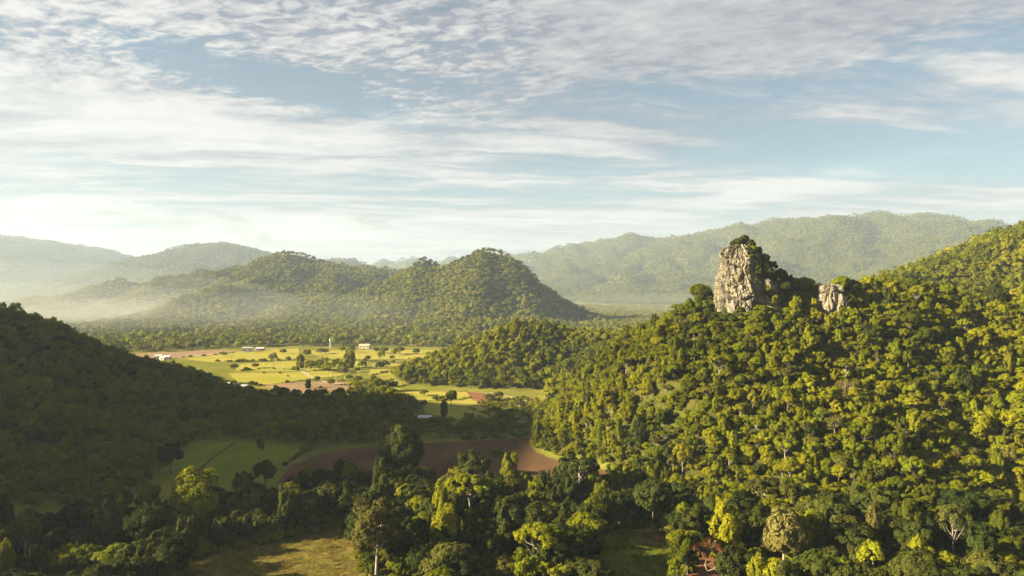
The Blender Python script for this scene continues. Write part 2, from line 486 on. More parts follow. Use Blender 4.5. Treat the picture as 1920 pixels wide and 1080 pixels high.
M_PLOUGH = field_mat('ploughed_soil', (0.076, 0.044, 0.024), (0.112, 0.064, 0.034), (0.052, 0.034, 0.019), 0.07, (1.0, 0.45), 0.9)
M_SOIL = field_mat('bare_soil', (0.17, 0.115, 0.070), (0.21, 0.145, 0.09), (0.13, 0.09, 0.055), 0.12, (0.6, 1.4), 1.2)
M_REDSOIL = field_mat('red_soil', (0.14, 0.065, 0.038), (0.17, 0.085, 0.05), (0.10, 0.05, 0.03), 0.3)
M_CROP = field_mat('green_crop', (0.100, 0.122, 0.014), (0.135, 0.140, 0.018), (0.070, 0.086, 0.012), 0.06, (1.6, 0.7), 1.0)
M_YELLOW = field_mat('yellow_pasture', (0.195, 0.190, 0.030), (0.260, 0.215, 0.050), (0.120, 0.125, 0.024), 0.045, (0.5, 1.8), 0.7)
M_DRYGRASS = field_mat('dry_grass', (0.150, 0.112, 0.028), (0.095, 0.092, 0.020), (0.06, 0.062, 0.014), 0.16, (0.7, 1.2), 1.6)
M_LAWN = field_mat('short_grass', (0.075, 0.100, 0.014), (0.095, 0.115, 0.016), (0.050, 0.065, 0.012), 0.3)
M_TRACK = field_mat('dirt_track', (0.27, 0.215, 0.145), (0.32, 0.26, 0.18), (0.22, 0.17, 0.11), 0.3)
M_HEDGE = field_mat('rough_grass', (0.05, 0.056, 0.012), (0.07, 0.07, 0.016), (0.035, 0.04, 0.010), 0.5)


def plain(name, col, rough=0.8, var=0.15, sc=2.0):
    m, t, out = new_mat(name)
    g = t.nodes.new('ShaderNodeTexCoord')
    n = noise(t, S(t, g.outputs['Object']), sc, 4, 0.6)
    c = mixc(t, n, tuple(v * (1 - var) for v in col), tuple(min(v * (1 + var), 1) for v in col))
    b = t.nodes.new('ShaderNodeBsdfPrincipled')
    t.links.new(c.k, b.inputs['Base Color']); b.inputs['Roughness'].default_value = rough
    t.links.new(b.outputs[0], out.inputs[0])
    return m


M_WHITE = plain('white_wall', (0.46, 0.44, 0.41))
M_CREAM = plain('cream_wall', (0.42, 0.37, 0.30))
M_TILE = plain('red_roof', (0.42, 0.27, 0.20), 0.8, 0.25, 1.0)
M_GREYROOF = plain('grey_roof', (0.36, 0.36, 0.36), 0.6, 0.2, 1.0)
M_PANE = plain('window_dark', (0.03, 0.035, 0.04), 0.2, 0.1)
M_DOOR = plain('door_wood', (0.16, 0.09, 0.05), 0.6)
M_POST = plain('post_concrete', (0.50, 0.47, 0.42))
M_POSTD = plain('post_wood', (0.24, 0.19, 0.14))


def rock_material():
    m, t, out = new_mat('limestone')
    g = t.nodes.new('ShaderNodeTexCoord')
    x, y, z = sep(t, g.outputs['Object'])
    p = comb(t, x, y, z * 0.28)
    n1 = noise(t, p, 0.55, 6, 0.65, 0.4)
    n2 = noise(t, comb(t, x, y, z * 0.12), 1.6, 5, 0.65)
    n3 = noise(t, comb(t, x, y, z), 2.4, 5, 0.7)
    c = mixc(t, n1.ss(0.30, 0.66), (0.082, 0.075, 0.062), (0.235, 0.205, 0.158))
    c = mixc(t, n2.ss(0.48, 0.64) * 0.85, c, (0.055, 0.050, 0.043))
    c = mixc(t, n3.ss(0.56, 0.74) * 0.45, c, (0.33, 0.285, 0.215))
    n5 = noise(t, comb(t, x, y, z * 0.5), 0.33, 4, 0.6)
    c = mixc(t, n5.ss(0.55, 0.66) * 0.7, c, (0.085, 0.085, 0.022))
    d = t.nodes.new('ShaderNodeBsdfDiffuse'); t.links.new(c.k, d.inputs[0])
    bp = t.nodes.new('ShaderNodeBump'); bp.inputs['Strength'].default_value = 0.9; bp.inputs['Distance'].default_value = 0.5
    t.links.new((n2 * 0.7 + n3 * 0.5).k, bp.inputs['Height']); t.links.new(bp.outputs[0], d.inputs['Normal'])
    t.links.new(d.outputs[0], out.inputs[0])
    return m


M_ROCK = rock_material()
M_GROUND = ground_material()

# ------------------------------------------------------------------ ground: one sheet out to the horizon
angs = np.concatenate([np.arange(-180, -66, 4.0), np.arange(-66, -45, 0.6), np.arange(-45, 45, 0.28), np.arange(45, 66, 0.6), np.arange(66, 180, 4.0)])
radii = [0.0, 30.0]
r = 60.0
while r < 5700:
    radii.append(r); r *= 1.0165
radii += [5750, 5850, 6000, 6300, 7000, 9000, 14000, 22000, 30000]
radii = np.array(radii)
A, RR = np.meshgrid(np.radians(angs), radii)
gx, gy = RR * np.sin(A), RR * np.cos(A)
gz = relief(gx.ravel(), gy.ravel()).reshape(gx.shape)
gz[RR > 6250] = 0
na, nr = len(angs), len(radii)
V = np.stack([gx, gy, gz], -1).reshape(-1, 3)
ii, jj = np.meshgrid(np.arange(nr - 1), np.arange(na), indexing='ij')
j2 = (jj + 1) % na
F = np.stack([ii * na + jj, ii * na + j2, (ii + 1) * na + j2, (ii + 1) * na + jj], -1).reshape(-1, 4)[:, ::-1]
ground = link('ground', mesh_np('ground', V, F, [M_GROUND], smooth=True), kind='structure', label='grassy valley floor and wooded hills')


# ------------------------------------------------------------------ fields, tracks
def in_poly(px, py, poly):
    px = np.asarray(px, float); py = np.asarray(py, float)
    c = np.zeros(px.shape, bool); n = len(poly)
    for i in range(n):
        x0, y0 = poly[i]; x1, y1 = poly[(i + 1) % n]
        if y0 == y1: continue
        k = ((y0 > py) != (y1 > py)) & (px < (x1 - x0) * (py - y0) / (y1 - y0) + x0)
        c ^= k
    return c


_field_n = [0]


def field(name, poly_img, mat, label, wob=0.6, z=None, group=None):
    pts = [gnd(*p) for p in poly_img]
    return field_w(name, pts, mat, label, wob, z, group)


def field_w(name, pts, mat, label, wob=0.6, z=None, group=None):
    P = []
    n = len(pts)
    for i in range(n):
        a = np.array(pts[i]); b = np.array(pts[(i + 1) % n])
        k = max(2, int(np.linalg.norm(b - a) / 2.5))
        for q in range(k):
            P.append(a + (b - a) * q / k)
    P = np.array(P)
    P[:, 0] += fbm(P[:, 0] / 4 + 5, P[:, 1] / 4, 2) * wob
    P[:, 1] += fbm(P[:, 0] / 4 + 50, P[:, 1] / 4, 2) * wob
    zz = (0.02 + 0.006 * _field_n[0]) if z is None else z
    _field_n[0] += 1
    me = bpy.data.meshes.new(name)
    me.from_pydata([(p[0], p[1], zz) for p in P], [], [list(range(len(P)))])
    me.materials.append(mat)
    if me.polygons[0].normal.z < 0: me.flip_normals()
    o = link(name, me, kind='structure', label=label)
    return o


PLOUGH = [(520, 905), (548, 872), (600, 850), (660, 840), (780, 832), (900, 826), (1000, 820), (998, 838), (1012, 851), (1045, 862), (1110, 873), (1180, 884), (1180, 900), (1000, 915), (700, 915)]
plough = field('ploughed_field', PLOUGH, M_PLOUGH, 'ploughed red-brown field in the valley at the foot of the rocky hill', 0.5)
field('crop_field', [(372, 828), (440, 828), (352, 896), (318, 905), (340, 862)], M_CROP, 'narrow shaded green crop strip beside the wooded slope', 0.4)
field('crop_field', [(444, 829), (530, 834), (566, 843), (536, 868), (510, 905), (440, 930), (350, 925), (330, 915), (360, 897)], M_CROP, 'wide shaded green crop field left of the ploughed soil', 0.4)
field('pasture_field', [(340, 672), (455, 660), (560, 653), (560, 672), (470, 676), (400, 680)], M_YELLOW, 'sunlit yellow pasture in front of the small white house', 1.5)
field('pasture_field', [(575, 657), (700, 656), (830, 656), (812, 672), (700, 674), (600, 672)], M_YELLOW, 'sunlit pale pasture below the red-roofed house', 1.5)
field('pasture_field', [(450, 682), (560, 676), (690, 678), (680, 690), (560, 696), (440, 696)], M_YELLOW, 'middle strip of yellow pasture between hedge lines', 1.2)
field('pasture_field', [(430, 700), (560, 698), (650, 694), (640, 704), (560, 713), (490, 722), (440, 715)], M_YELLOW, 'near strip of yellow pasture beside the dark wood', 1.2)
field('pasture_field', [(700, 682), (800, 680), (792, 694), (770, 704), (690, 704)], M_YELLOW, 'small yellow meadow behind the grove', 1.2)
field('pasture_field', [(740, 728), (800, 722), (870, 727), (888, 742), (900, 760), (930, 782), (850, 786), (800, 775), (780, 750)], M_YELLOW, 'bright meadow with the lone round tree', 0.8)
field('bare_field', [(490, 724), (560, 716), (640, 715), (668, 722), (640, 735), (540, 738)], M_SOIL, 'bare brown field beside the near yellow pasture', 0.8)
field('bare_field', [(872, 732), (905, 736), (925, 745), (905, 755), (886, 750)], M_REDSOIL, 'small patch of bare red soil by the wooded knoll', 0.6)
field('bare_field', [(230, 664), (400, 656), (450, 658), (340, 670), (260, 674)], M_SOIL, 'long bare field beyond the pasture', 1.5)
field('dry_grass_field', [(320, 1130), (330, 1050), (420, 1030), (540, 1010), (650, 985), (690, 1000), (690, 1060), (680, 1130)], M_DRYGRASS, 'clearing of golden dry grass between the foreground trees', 0.8)
field('grass_clearing', [(1118, 1150), (1120, 1000), (1170, 990), (1240, 1005), (1280, 1030), (1270, 1150)], M_LAWN, 'shaded green clearing between the foreground trees', 0.6)
field('bare_field', [(1175, 993), (1240, 1003), (1262, 1016), (1225, 1022), (1190, 1010)], M_REDSOIL, 'patch of red earth at the edge of the green clearing', 0.5)
field('bare_field', [(1290, 1040), (1420, 1040), (1480, 1075), (1380, 1110), (1290, 1085)], M_REDSOIL, 'patch of red earth under the bare reddish tree', 0.5)


def track(name, pts_img, width, label, mat=M_TRACK):
    pts = np.array([gnd(*p) for p in pts_img])
    L, Rr = [], []
    for i in range(len(pts)):
        d = pts[min(i + 1, len(pts) - 1)] - pts[max(i - 1, 0)]
        d /= np.linalg.norm(d); n = np.array((-d[1], d[0]))
        L.append(pts[i] + n * width / 2); Rr.append(pts[i] - n * width / 2)
    return field_w(name, [tuple(p) for p in L] + [tuple(p) for p in Rr[::-1]], mat, label, 0.3)


track('dirt_track', [(330, 671), (390, 665), (450, 660), (520, 655)], 6.0, 'pale dirt road along the far edge of the pasture')
track('dirt_track', [(560, 692), (580, 705), (610, 716), (660, 722), (700, 730)], 2.5, 'thin dirt track past the bare brown field')
track('dirt_track', [(800, 722), (860, 726), (910, 736), (960, 745), (990, 752)], 2.6, 'pale track along the foot of the wooded knoll')
track('field_path', [(442, 829), (400, 858), (356, 896)], 0.9, 'dark grassy path between two crop strips', M_HEDGE)

# furrows: low soil ridges, joined because they are too many and too fine to pick apart
pw = np.array([gnd(*p) for p in PLOUGH])
fv, ff = [], []
ang = R(-12.0)
fd = np.array((math.sin(ang), math.cos(ang))); fn = np.array((fd[1], -fd[0]))
s0, s1 = (pw @ fn).min(), (pw @ fn).max()
t0_, t1_ = (pw @ fd).min(), (pw @ fd).max()
k = s0
ts = np.arange(t0_, t1_, 1.5)
while k < s1:
    q = k * fn[None, :] + ts[:, None] * fd[None, :]
    ins = in_poly(q[:, 0], q[:, 1], [tuple(p) for p in pw])
    wob = fbm(ts / 14, ts * 0 + k * 0.06, 2) * 0.35
    hgt = 0.05 + 0.06 * perlin(ts / 2.3, ts * 0 + k * 3.1)
    for i in range(len(ts) - 1):
        if not (ins[i] and ins[i + 1]): continue
        b = len(fv)
        for m_ in (i, i + 1):
            c = q[m_] + fn * wob[m_]
            fv += [(c[0] - fn[0] * .38, c[1] - fn[1] * .38, .03), (c[0], c[1], .08 + max(hgt[m_], 0.05)), (c[0] + fn[0] * .38, c[1] + fn[1] * .38, .03)]
        ff += [(b, b + 1, b + 4, b + 3), (b + 1, b + 2, b + 5, b + 4)]
    k += 0.95
fo = link('furrows', mesh_np('furrows', np.array(fv), np.array(ff)[:, ::-1], [M_PLOUGH]), parent=plough, kind='stuff')


# ------------------------------------------------------------------ trees
def unit(n, rng):
    v = rng.normal(size=(n, 3)); return v / np.linalg.norm(v, axis=1, keepdims=True)


def cards(C, N, size, rng, aspect=0.62):
    """leaf-sized faces at C that face N"""
    n = len(C)
    N = N / (np.linalg.norm(N, axis=1, keepdims=True) + 1e-9)
    a = np.cross(N, unit(n, rng)); a /= np.linalg.norm(a, axis=1, keepdims=True) + 1e-9
    b = np.cross(N, a)
    s = (size * rng.uniform(0.6, 1.35, n))[:, None]
    bend = N * s * 0.22
    V = np.stack([C - a * s - bend, C - b * s * aspect, C + a * s - bend, C + b * s * aspect], 1).reshape(-1, 3)
    F = np.arange(4 * n).reshape(n, 4)
    return V, F


def crown_geo(seed, rx, rz, zc, lobes=9, clumps=12, leaves=26, leaf=0.34, cr=0.28, lobe_r=0.42, flat=0.0, low=-0.35, spread=0.68, core=True, jitter=0.5):
    rng = np.random.default_rng(seed)
    L, LR = [], []
    tries = 0
    while len(L) < lobes and tries < 4000:
        tries += 1
        d = unit(1, rng)[0]
        if d[2] < low: continue
        p = d * rng.uniform(spread * 0.8, spread * 1.12)
        if len(L) and min(np.linalg.norm(p - q) for q in L) < lobe_r * (1.25 if tries < 1500 else 0.7): continue
        L.append(p); LR.append(lobe_r * rng.uniform(0.75, 1.2))
    L.append(np.array((rng.uniform(-.15, .15), rng.uniform(-.15, .15), 0.3))); LR.append(lobe_r * 1.25)
    L = np.array(L); LR = np.array(LR)
    Cs, Ns, Ss = [], [], []
    for i in range(len(L)):
        d = unit(clumps * 3, rng)
        out = L[i] / (np.linalg.norm(L[i]) + 1e-6)
        d = d[(d @ out) > -0.25][:clumps]
        cc = L[i] + d * LR[i] * rng.uniform(0.8, 1.1, (len(d), 1))
        dist = np.linalg.norm(cc[:, None] - L[None], axis=2) / LR[None]
        dist[:, i] = 9
        keep = dist.min(1) > 0.7
        for c, o in zip(cc[keep], d[keep]):
            u = unit(leaves, rng)
            u = np.where((u @ o)[:, None] < -0.15, -u, u)
            r_ = cr * rng.uniform(0.7, 1.25)
            Cs.append(c + u * r_ * rng.uniform(0.55, 1.0, (leaves, 1)))
            Ns.append(u * 0.55 + o * 0.55 + out * 0.35 + np.array((0, 0, 0.18)) + rng.normal(size=(leaves, 3)) * jitter * 0.55)
    C = np.concatenate(Cs); N = np.concatenate(Ns)
    sc = np.array((rx, rx, rz))
    C = C * sc
    if flat: C[:, 2] = np.maximum(C[:, 2], -flat * rz)
    C[:, 2] += zc
    V, F = cards(C, N / sc * rx, leaf, rng)
    parts = [(V, F)]
    if core:
        # dim inner mass so that the far side of the crown does not shine through
        for i in range(len(L)):
            nn = 26
            d = unit(nn, rng)
            cv, cf = cards((L[i] + d * LR[i] * 0.62) * sc + np.array((0, 0, zc)), d + rng.normal(size=(nn, 3)) * 0.3, LR[i] * rx * 0.42, rng, 0.8)
            parts.append((cv, cf))
    V, F = merge(parts)
    return V, F, L * sc + np.array((0, 0, zc))


def trunk_geo(seed, h, r0, lobes, lean=0.3, seg=6, frac=0.85, nb=None):
    rng = np.random.default_rng(seed + 1000)
    top = np.array((rng.normal() * lean, rng.normal() * lean, h))
    zs = np.linspace(0, 1, 6)
    pts = np.array([(top[0] * q ** 1.5 + rng.normal() * 0.06 * (0 < q < 1), top[1] * q ** 1.5 + rng.normal() * 0.06, -0.6 + (h + 0.6) * q) for q in zs])
    rad = r0 * np.array([1.5, 1.0, 0.85, 0.7, 0.55, 0.3])
    parts = [tube(pts, rad, seg)]
    for c in (lobes if nb is None else lobes[:nb]):
        s = rng.uniform(0.45, 0.9)
        i = s * 5; a = int(i); p0 = pts[a] + (pts[min(a + 1, 5)] - pts[a]) * (i - a)
        if c[2] < p0[2]: p0 = pts[2] * 0.5 + pts[3] * 0.5
        mid = (p0 + c) / 2 + np.array((0, 0, -0.08 * np.linalg.norm(c - p0))) + rng.normal(size=3) * 0.15
        parts.append(tube([p0, mid, p0 + (c - p0) * frac], [r0 * 0.42, r0 * 0.3, r0 * 0.14], 4))
    return merge(parts)


def twig_tree(seed, h, r0, spread, gens=4, up=0.55):
    """a bare tree: forking limbs; returns limbs and fine twig ends"""
    rng = np.random.default_rng(seed)
    parts, ends = [], []
    def grow(p, d, l, r_, g):
        q = p + d * l
        m = (p + q) / 2 + rng.normal(size=3) * l * 0.05
        parts.append(tube([p, m, q], [r_, r_ * 0.85, r_ * 0.65], 5 if g > 2 else 3))
        if g == 0:
            ends.append((q, d)); return
        for i in range(3 if g > 1 else 4):
            nd = d + rng.normal(size=3) * spread + np.array((0, 0, up * 0.3))
            nd /= np.linalg.norm(nd)
            grow(q, nd, l * rng.uniform(0.6, 0.82), r_ * 0.6, g - 1)
    grow(np.array((0, 0, -0.5)), np.array((0.03, 0, 1.0)), h * 0.36, r0, gens)
    V, F = merge(parts)
    return V, F, ends


PROTO = {}


def proto(key, crown, trunk, leafm, barkm):
    cm = mesh_np(key + '_crown', crown[0], crown[1], [leafm])
    tm = mesh_np(key + '_trunk', trunk[0], trunk[1], [barkm], smooth=True)
    PROTO[key] = (cm, tm)


def recolour(key, new, leafm, barkm=None):
    c, t = PROTO[key]
    c2 = c.copy(); c2.materials.clear(); c2.materials.append(leafm)
    if barkm:
        t = t.copy(); t.materials.clear(); t.materials.append(barkm)
    PROTO[new] = (c2, t)


def std_tree(key, seed, h, rx, rz, zc, leafm=LEAF, barkm=BARK, r0=0.22, **kw):
    V, F, L = crown_geo(seed, rx, rz, zc, **kw)
    T = trunk_geo(seed, zc + rz * 0.3, r0, L)
    proto(key, (V, F), T, leafm, barkm)


# near kinds, all about 10 m tall at scale 1
for i in range(5):
    rg = np.random.default_rng(50 + i)
    std_tree('round%d' % i, 10 + i, 10, rg.uniform(3.2, 4.3), rg.uniform(2.7, 3.6), 6.0, lobes=13 + i % 3 * 4, clumps=9, leaves=30, leaf=0.28, cr=0.17, lobe_r=0.27, spread=0.80)
for i in range(3):
    std_tree('tall%d' % i, 30 + i, 12, 2.2 + 0.25 * i, 5.2, 6.4, lobes=22, clumps=9, leaves=26, leaf=0.28, cr=0.22, lobe_r=0.27, low=-0.9, spread=0.82)
for i in range(2):
    std_tree('umbrella%d' % i, 40 + i, 10, 4.3, 2.3, 7.8, lobes=14, clumps=10, leaves=28, leaf=0.29, cr=0.15, lobe_r=0.24, low=-0.12, spread=0.8, barkm=BARK_PALE, r0=0.24)
for i in range(2):
    std_tree('open%d' % i, 44 + i, 11, 3.1, 3.6, 7.0, lobes=10, clumps=7, leaves=22, leaf=0.28, cr=0.22, lobe_r=0.30, spread=0.8, core=False, barkm=BARK_PALE, r0=0.2)
for i in range(3):
    std_tree('bush%d' % i, 60 + i, 4, 2.2, 1.7, 1.3, lobes=12, clumps=9, leaves=24, leaf=0.25, cr=0.2, lobe_r=0.3, low=-0.2, r0=0.10, spread=0.78)


def vine_tree(key, seed, leafm=LEAF):
    """a trunk hung with creepers: a knobbly leafy column"""
    rng = np.random.default_rng(seed)
    Cs, Ns = [], []
    x = y = 0.0
    for k_ in range(30):
        z = k_ / 29 * 9.0
        x += rng.normal() * 0.22; y += rng.normal() * 0.22
        r_ = 0.75 + 0.75 * abs(math.sin(k_ * 0.55 + seed)) + (0.8 if k_ > 23 else 0) + (1 - k_ / 29) * 0.7
        for q in range(4):
            a = rng.uniform(0, 2 * math.pi)
            c = np.array((x + math.cos(a) * r_, y + math.sin(a) * r_, z + rng.normal() * 0.25))
            o = np.array((math.cos(a), math.sin(a), 0.35))
            u = unit(24, rng); u = np.where((u @ o)[:, None] < -0.2, -u, u)
            Cs.append(c + u * 0.62 * rng.uniform(0.5, 1, (24, 1))); Ns.append(u * 0.6 + o * 0.7 + rng.normal(size=(24, 3)) * 0.3)
    V, F = cards(np.concatenate(Cs), np.concatenate(Ns), 0.28, rng)
    T = tube([(0, 0, -.6), (0.1, 0, 4), (x * .6, y * .6, 8)], [.3, .2, .1], 6)
    proto(key, (V, F), T, leafm, BARK)


vine_tree('vine0', 1); vine_tree('vine1', 2); vine_tree('vine2', 5)


def bamboo(key, seed, leafm, n=26, h=9.0, sp=2.3, leaf=0.33):
    """a clump of arching culms with feathery sprays"""
    rng = np.random.default_rng(seed)
    Cs, Ns, tr = [], [], []
    for i in range(n):
        a = rng.uniform(0, 2 * math.pi); b = np.array((math.cos(a), math.sin(a), 0)) * rng.uniform(0.1, 0.8)
        o = np.array((math.cos(a), math.sin(a), 0)) * rng.uniform(0.3, 1.0) * sp
        hh = h * rng.uniform(0.6, 1.0)
        pts = [b + o * q ** 2.2 + np.array((0, 0, hh * (q - 0.16 * q ** 4))) for q in np.linspace(0, 1, 7)]
        tr.append(tube(pts, [0.06] * 4 + [0.05, 0.04, 0.02], 4))
        for q in np.linspace(0.3, 1.0, 16):
            p = b + o * q ** 2.2 + np.array((0, 0, hh * (q - 0.16 * q ** 4)))
            m = 13
            u = unit(m, rng) * np.array((1, 1, 0.7))
            Cs.append(p + u * rng.uniform(0.1, 0.75, (m, 1)) - np.array((0, 0, 0.12)))
            Ns.append(u * 0.5 + o / sp * 0.6 + np.array((0, 0, 0.55)) + rng.normal(size=(m, 3)) * 0.4)
    V, F = cards(np.concatenate(Cs), np.concatenate(Ns), leaf, rng, 0.4)
    proto(key, (V, F), merge(tr), leafm, BARK_PALE)


bamboo('bamboo0', 3, LEAF_BRIGHT)
bamboo('bamboo1', 4, LEAF_BRIGHT, 20, 8.0, 2.8)

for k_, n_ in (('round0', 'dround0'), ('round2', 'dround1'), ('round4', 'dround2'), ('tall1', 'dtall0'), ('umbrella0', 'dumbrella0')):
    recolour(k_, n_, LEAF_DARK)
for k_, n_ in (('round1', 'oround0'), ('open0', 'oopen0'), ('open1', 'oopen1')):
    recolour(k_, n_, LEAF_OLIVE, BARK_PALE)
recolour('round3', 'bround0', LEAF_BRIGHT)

# middle distance and far kinds: fewer, larger faces
for i in range(5):
    rg = np.random.default_rng(80 + i)
    std_tree('mid%d' % i, 90 + i, 10, rg.uniform(2.9, 3.8), rg.uniform(2.8, 4.0), 6.0, LEAF, lobes=12, clumps=6, leaves=12, leaf=0.48, cr=0.2, lobe_r=0.28, spread=0.8)
for i in range(5):
    rg = np.random.default_rng(120 + i)
    std_tree('far%d' % i, 130 + i, 10, rg.uniform(3.0, 4.2), rg.uniform(2.6, 4.0), 5.6, LEAF_FAR, lobes=6, clumps=5, leaves=6, leaf=0.85, cr=0.32)

LEAF_DIST = leaf_mat('leaf_distant', [(0.088, 0.104, 0.013), (0.115, 0.128, 0.015), (0.140, 0.140, 0.018)], 0.25, (0.12, 0.12, 0.02))
for i in range(5): recolour('far%d' % i, 'distant%d' % i, LEAF_DIST)

# ------------------------------------------------------------------ scatter of trees that read as one mass
def proto_collection(keys):
    c = bpy.data.collections.new('kinds_' + keys[0])
    for i, k_ in enumerate(keys):
        cm, tm = PROTO[k_]
        nv = len(cm.vertices)
        def arr(me):
            v = np.empty(len(me.vertices) * 3, np.float32); me.vertices.foreach_get('co', v)
            f = np.empty(len(me.loops), np.int32); me.loops.foreach_get('vertex_index', f)
            return v.reshape(-1, 3), f.reshape(-1, 4)
        v1, f1 = arr(cm); v2, f2 = arr(tm)
        me = mesh_np('kind_' + k_, np.concatenate([v1, v2]), np.concatenate([f1, f2 + nv]), [cm.materials[0], tm.materials[0]], np.concatenate([np.zeros(len(f1)), np.ones(len(f2))]))
        o = bpy.data.objects.new('%s_%02d_%s' % (keys[0], i, k_), me)
        c.objects.link(o)
    return c


def scatter(name, pts, rotz, scl, kind_i, coll, label, cat='forest'):
    me = bpy.data.meshes.new(name)
    n = len(pts)
    me.vertices.add(n); me.vertices.foreach_set('co', np.asarray(pts, np.float32).ravel())
    a = me.attributes.new('pick', 'INT', 'POINT'); a.data.foreach_set('value', np.asarray(kind_i, np.int32))
    a = me.attributes.new('turn', 'FLOAT_VECTOR', 'POINT')
    rr = np.zeros((n, 3), np.float32); rr[:, 2] = rotz; a.data.foreach_set('vector', rr.ravel())
    a = me.attributes.new('size', 'FLOAT_VECTOR', 'POINT'); a.data.foreach_set('vector', np.asarray(scl, np.float32).ravel())
    o = link(name, me, label=label, cat=cat, kind='stuff')
    ng = bpy.data.node_groups.new('scatter', 'GeometryNodeTree')
    ng.interface.new_socket('Geometry', in_out='INPUT', socket_type='NodeSocketGeometry')
    ng.interface.new_socket('Geometry', in_out='OUTPUT', socket_type='NodeSocketGeometry')
    gi = ng.nodes.new('NodeGroupInput'); go = ng.nodes.new('NodeGroupOutput')
    ci = ng.nodes.new('GeometryNodeCollectionInfo'); ci.inputs['Collection'].default_value = coll
    ci.inputs['Separate Children'].default_value = True; ci.inputs['Reset Children'].default_value = True
    ip = ng.nodes.new('GeometryNodeInstanceOnPoints'); ip.inputs['Pick Instance'].default_value = True
    ng.links.new(gi.outputs[0], ip.inputs['Points'])
    ng.links.new(ci.outputs[0], ip.inputs['Instance'])
    def attr(nm, dt):
        x = ng.nodes.new('GeometryNodeInputNamedAttribute'); x.data_type = dt; x.inputs['Name'].default_value = nm
        return x.outputs['Attribute']
    ng.links.new(attr('pick', 'INT'), ip.inputs['Instance Index'])
    ng.links.new(attr('turn', 'FLOAT_VECTOR'), ip.inputs['Rotation'])
    ng.links.new(attr('size', 'FLOAT_VECTOR'), ip.inputs['Scale'])
    ng.links.new(ip.outputs[0], go.inputs[0])
    md = o.modifiers.new('scatter', 'NODES'); md.node_group = ng
    return o


def jitter_grid(x0, x1, y0, y1, s, rng):
    X, Y = np.meshgrid(np.arange(x0, x1, s), np.arange(y0, y1, s))
    X = X.ravel() + rng.uniform(-.46, .46, X.size) * s; Y = Y.ravel() + rng.uniform(-.46, .46, Y.size) * s
    return X, Y


CLEARINGS = [
    [(320, 1400), (328, 1058), (420, 1034), (540, 1014), (655, 985), (675, 1010), (672, 1070), (660, 1400)],
    [(1122, 1400), (1122, 1000), (1170, 990), (1240, 1003), (1270, 1030), (1260, 1400)],
    [(1290, 1045), (1410, 1045), (1450, 1075), (1360, 1100), (1290, 1085)],
]
VALLEY_WOOD = [(425, 726), (520, 742), (640, 742), (710, 735), (765, 752), (800, 765), (770, 780), (830, 797), (905, 795), (950, 806), (945, 818), (820, 822), (700, 832), (590, 836), (560, 832), (420, 824), (362, 828), (310, 880), (270, 915), (235, 945), (60, 958), (-400, 965), (-400, 700), (380, 700)]
BELT = [(-200, 1500), (-200, 1015), (60, 1015), (150, 1010), (240, 1008), (262, 985), (305, 962), (420, 955), (530, 938), (610, 916), (700, 898), (790, 894), (880, 900), (960, 908), (1020, 900), (1080, 890), (1200, 900), (1300, 925),
        (1500, 960), (2200, 960), (2200, 1500)]
rng = np.random.default_rng(11)

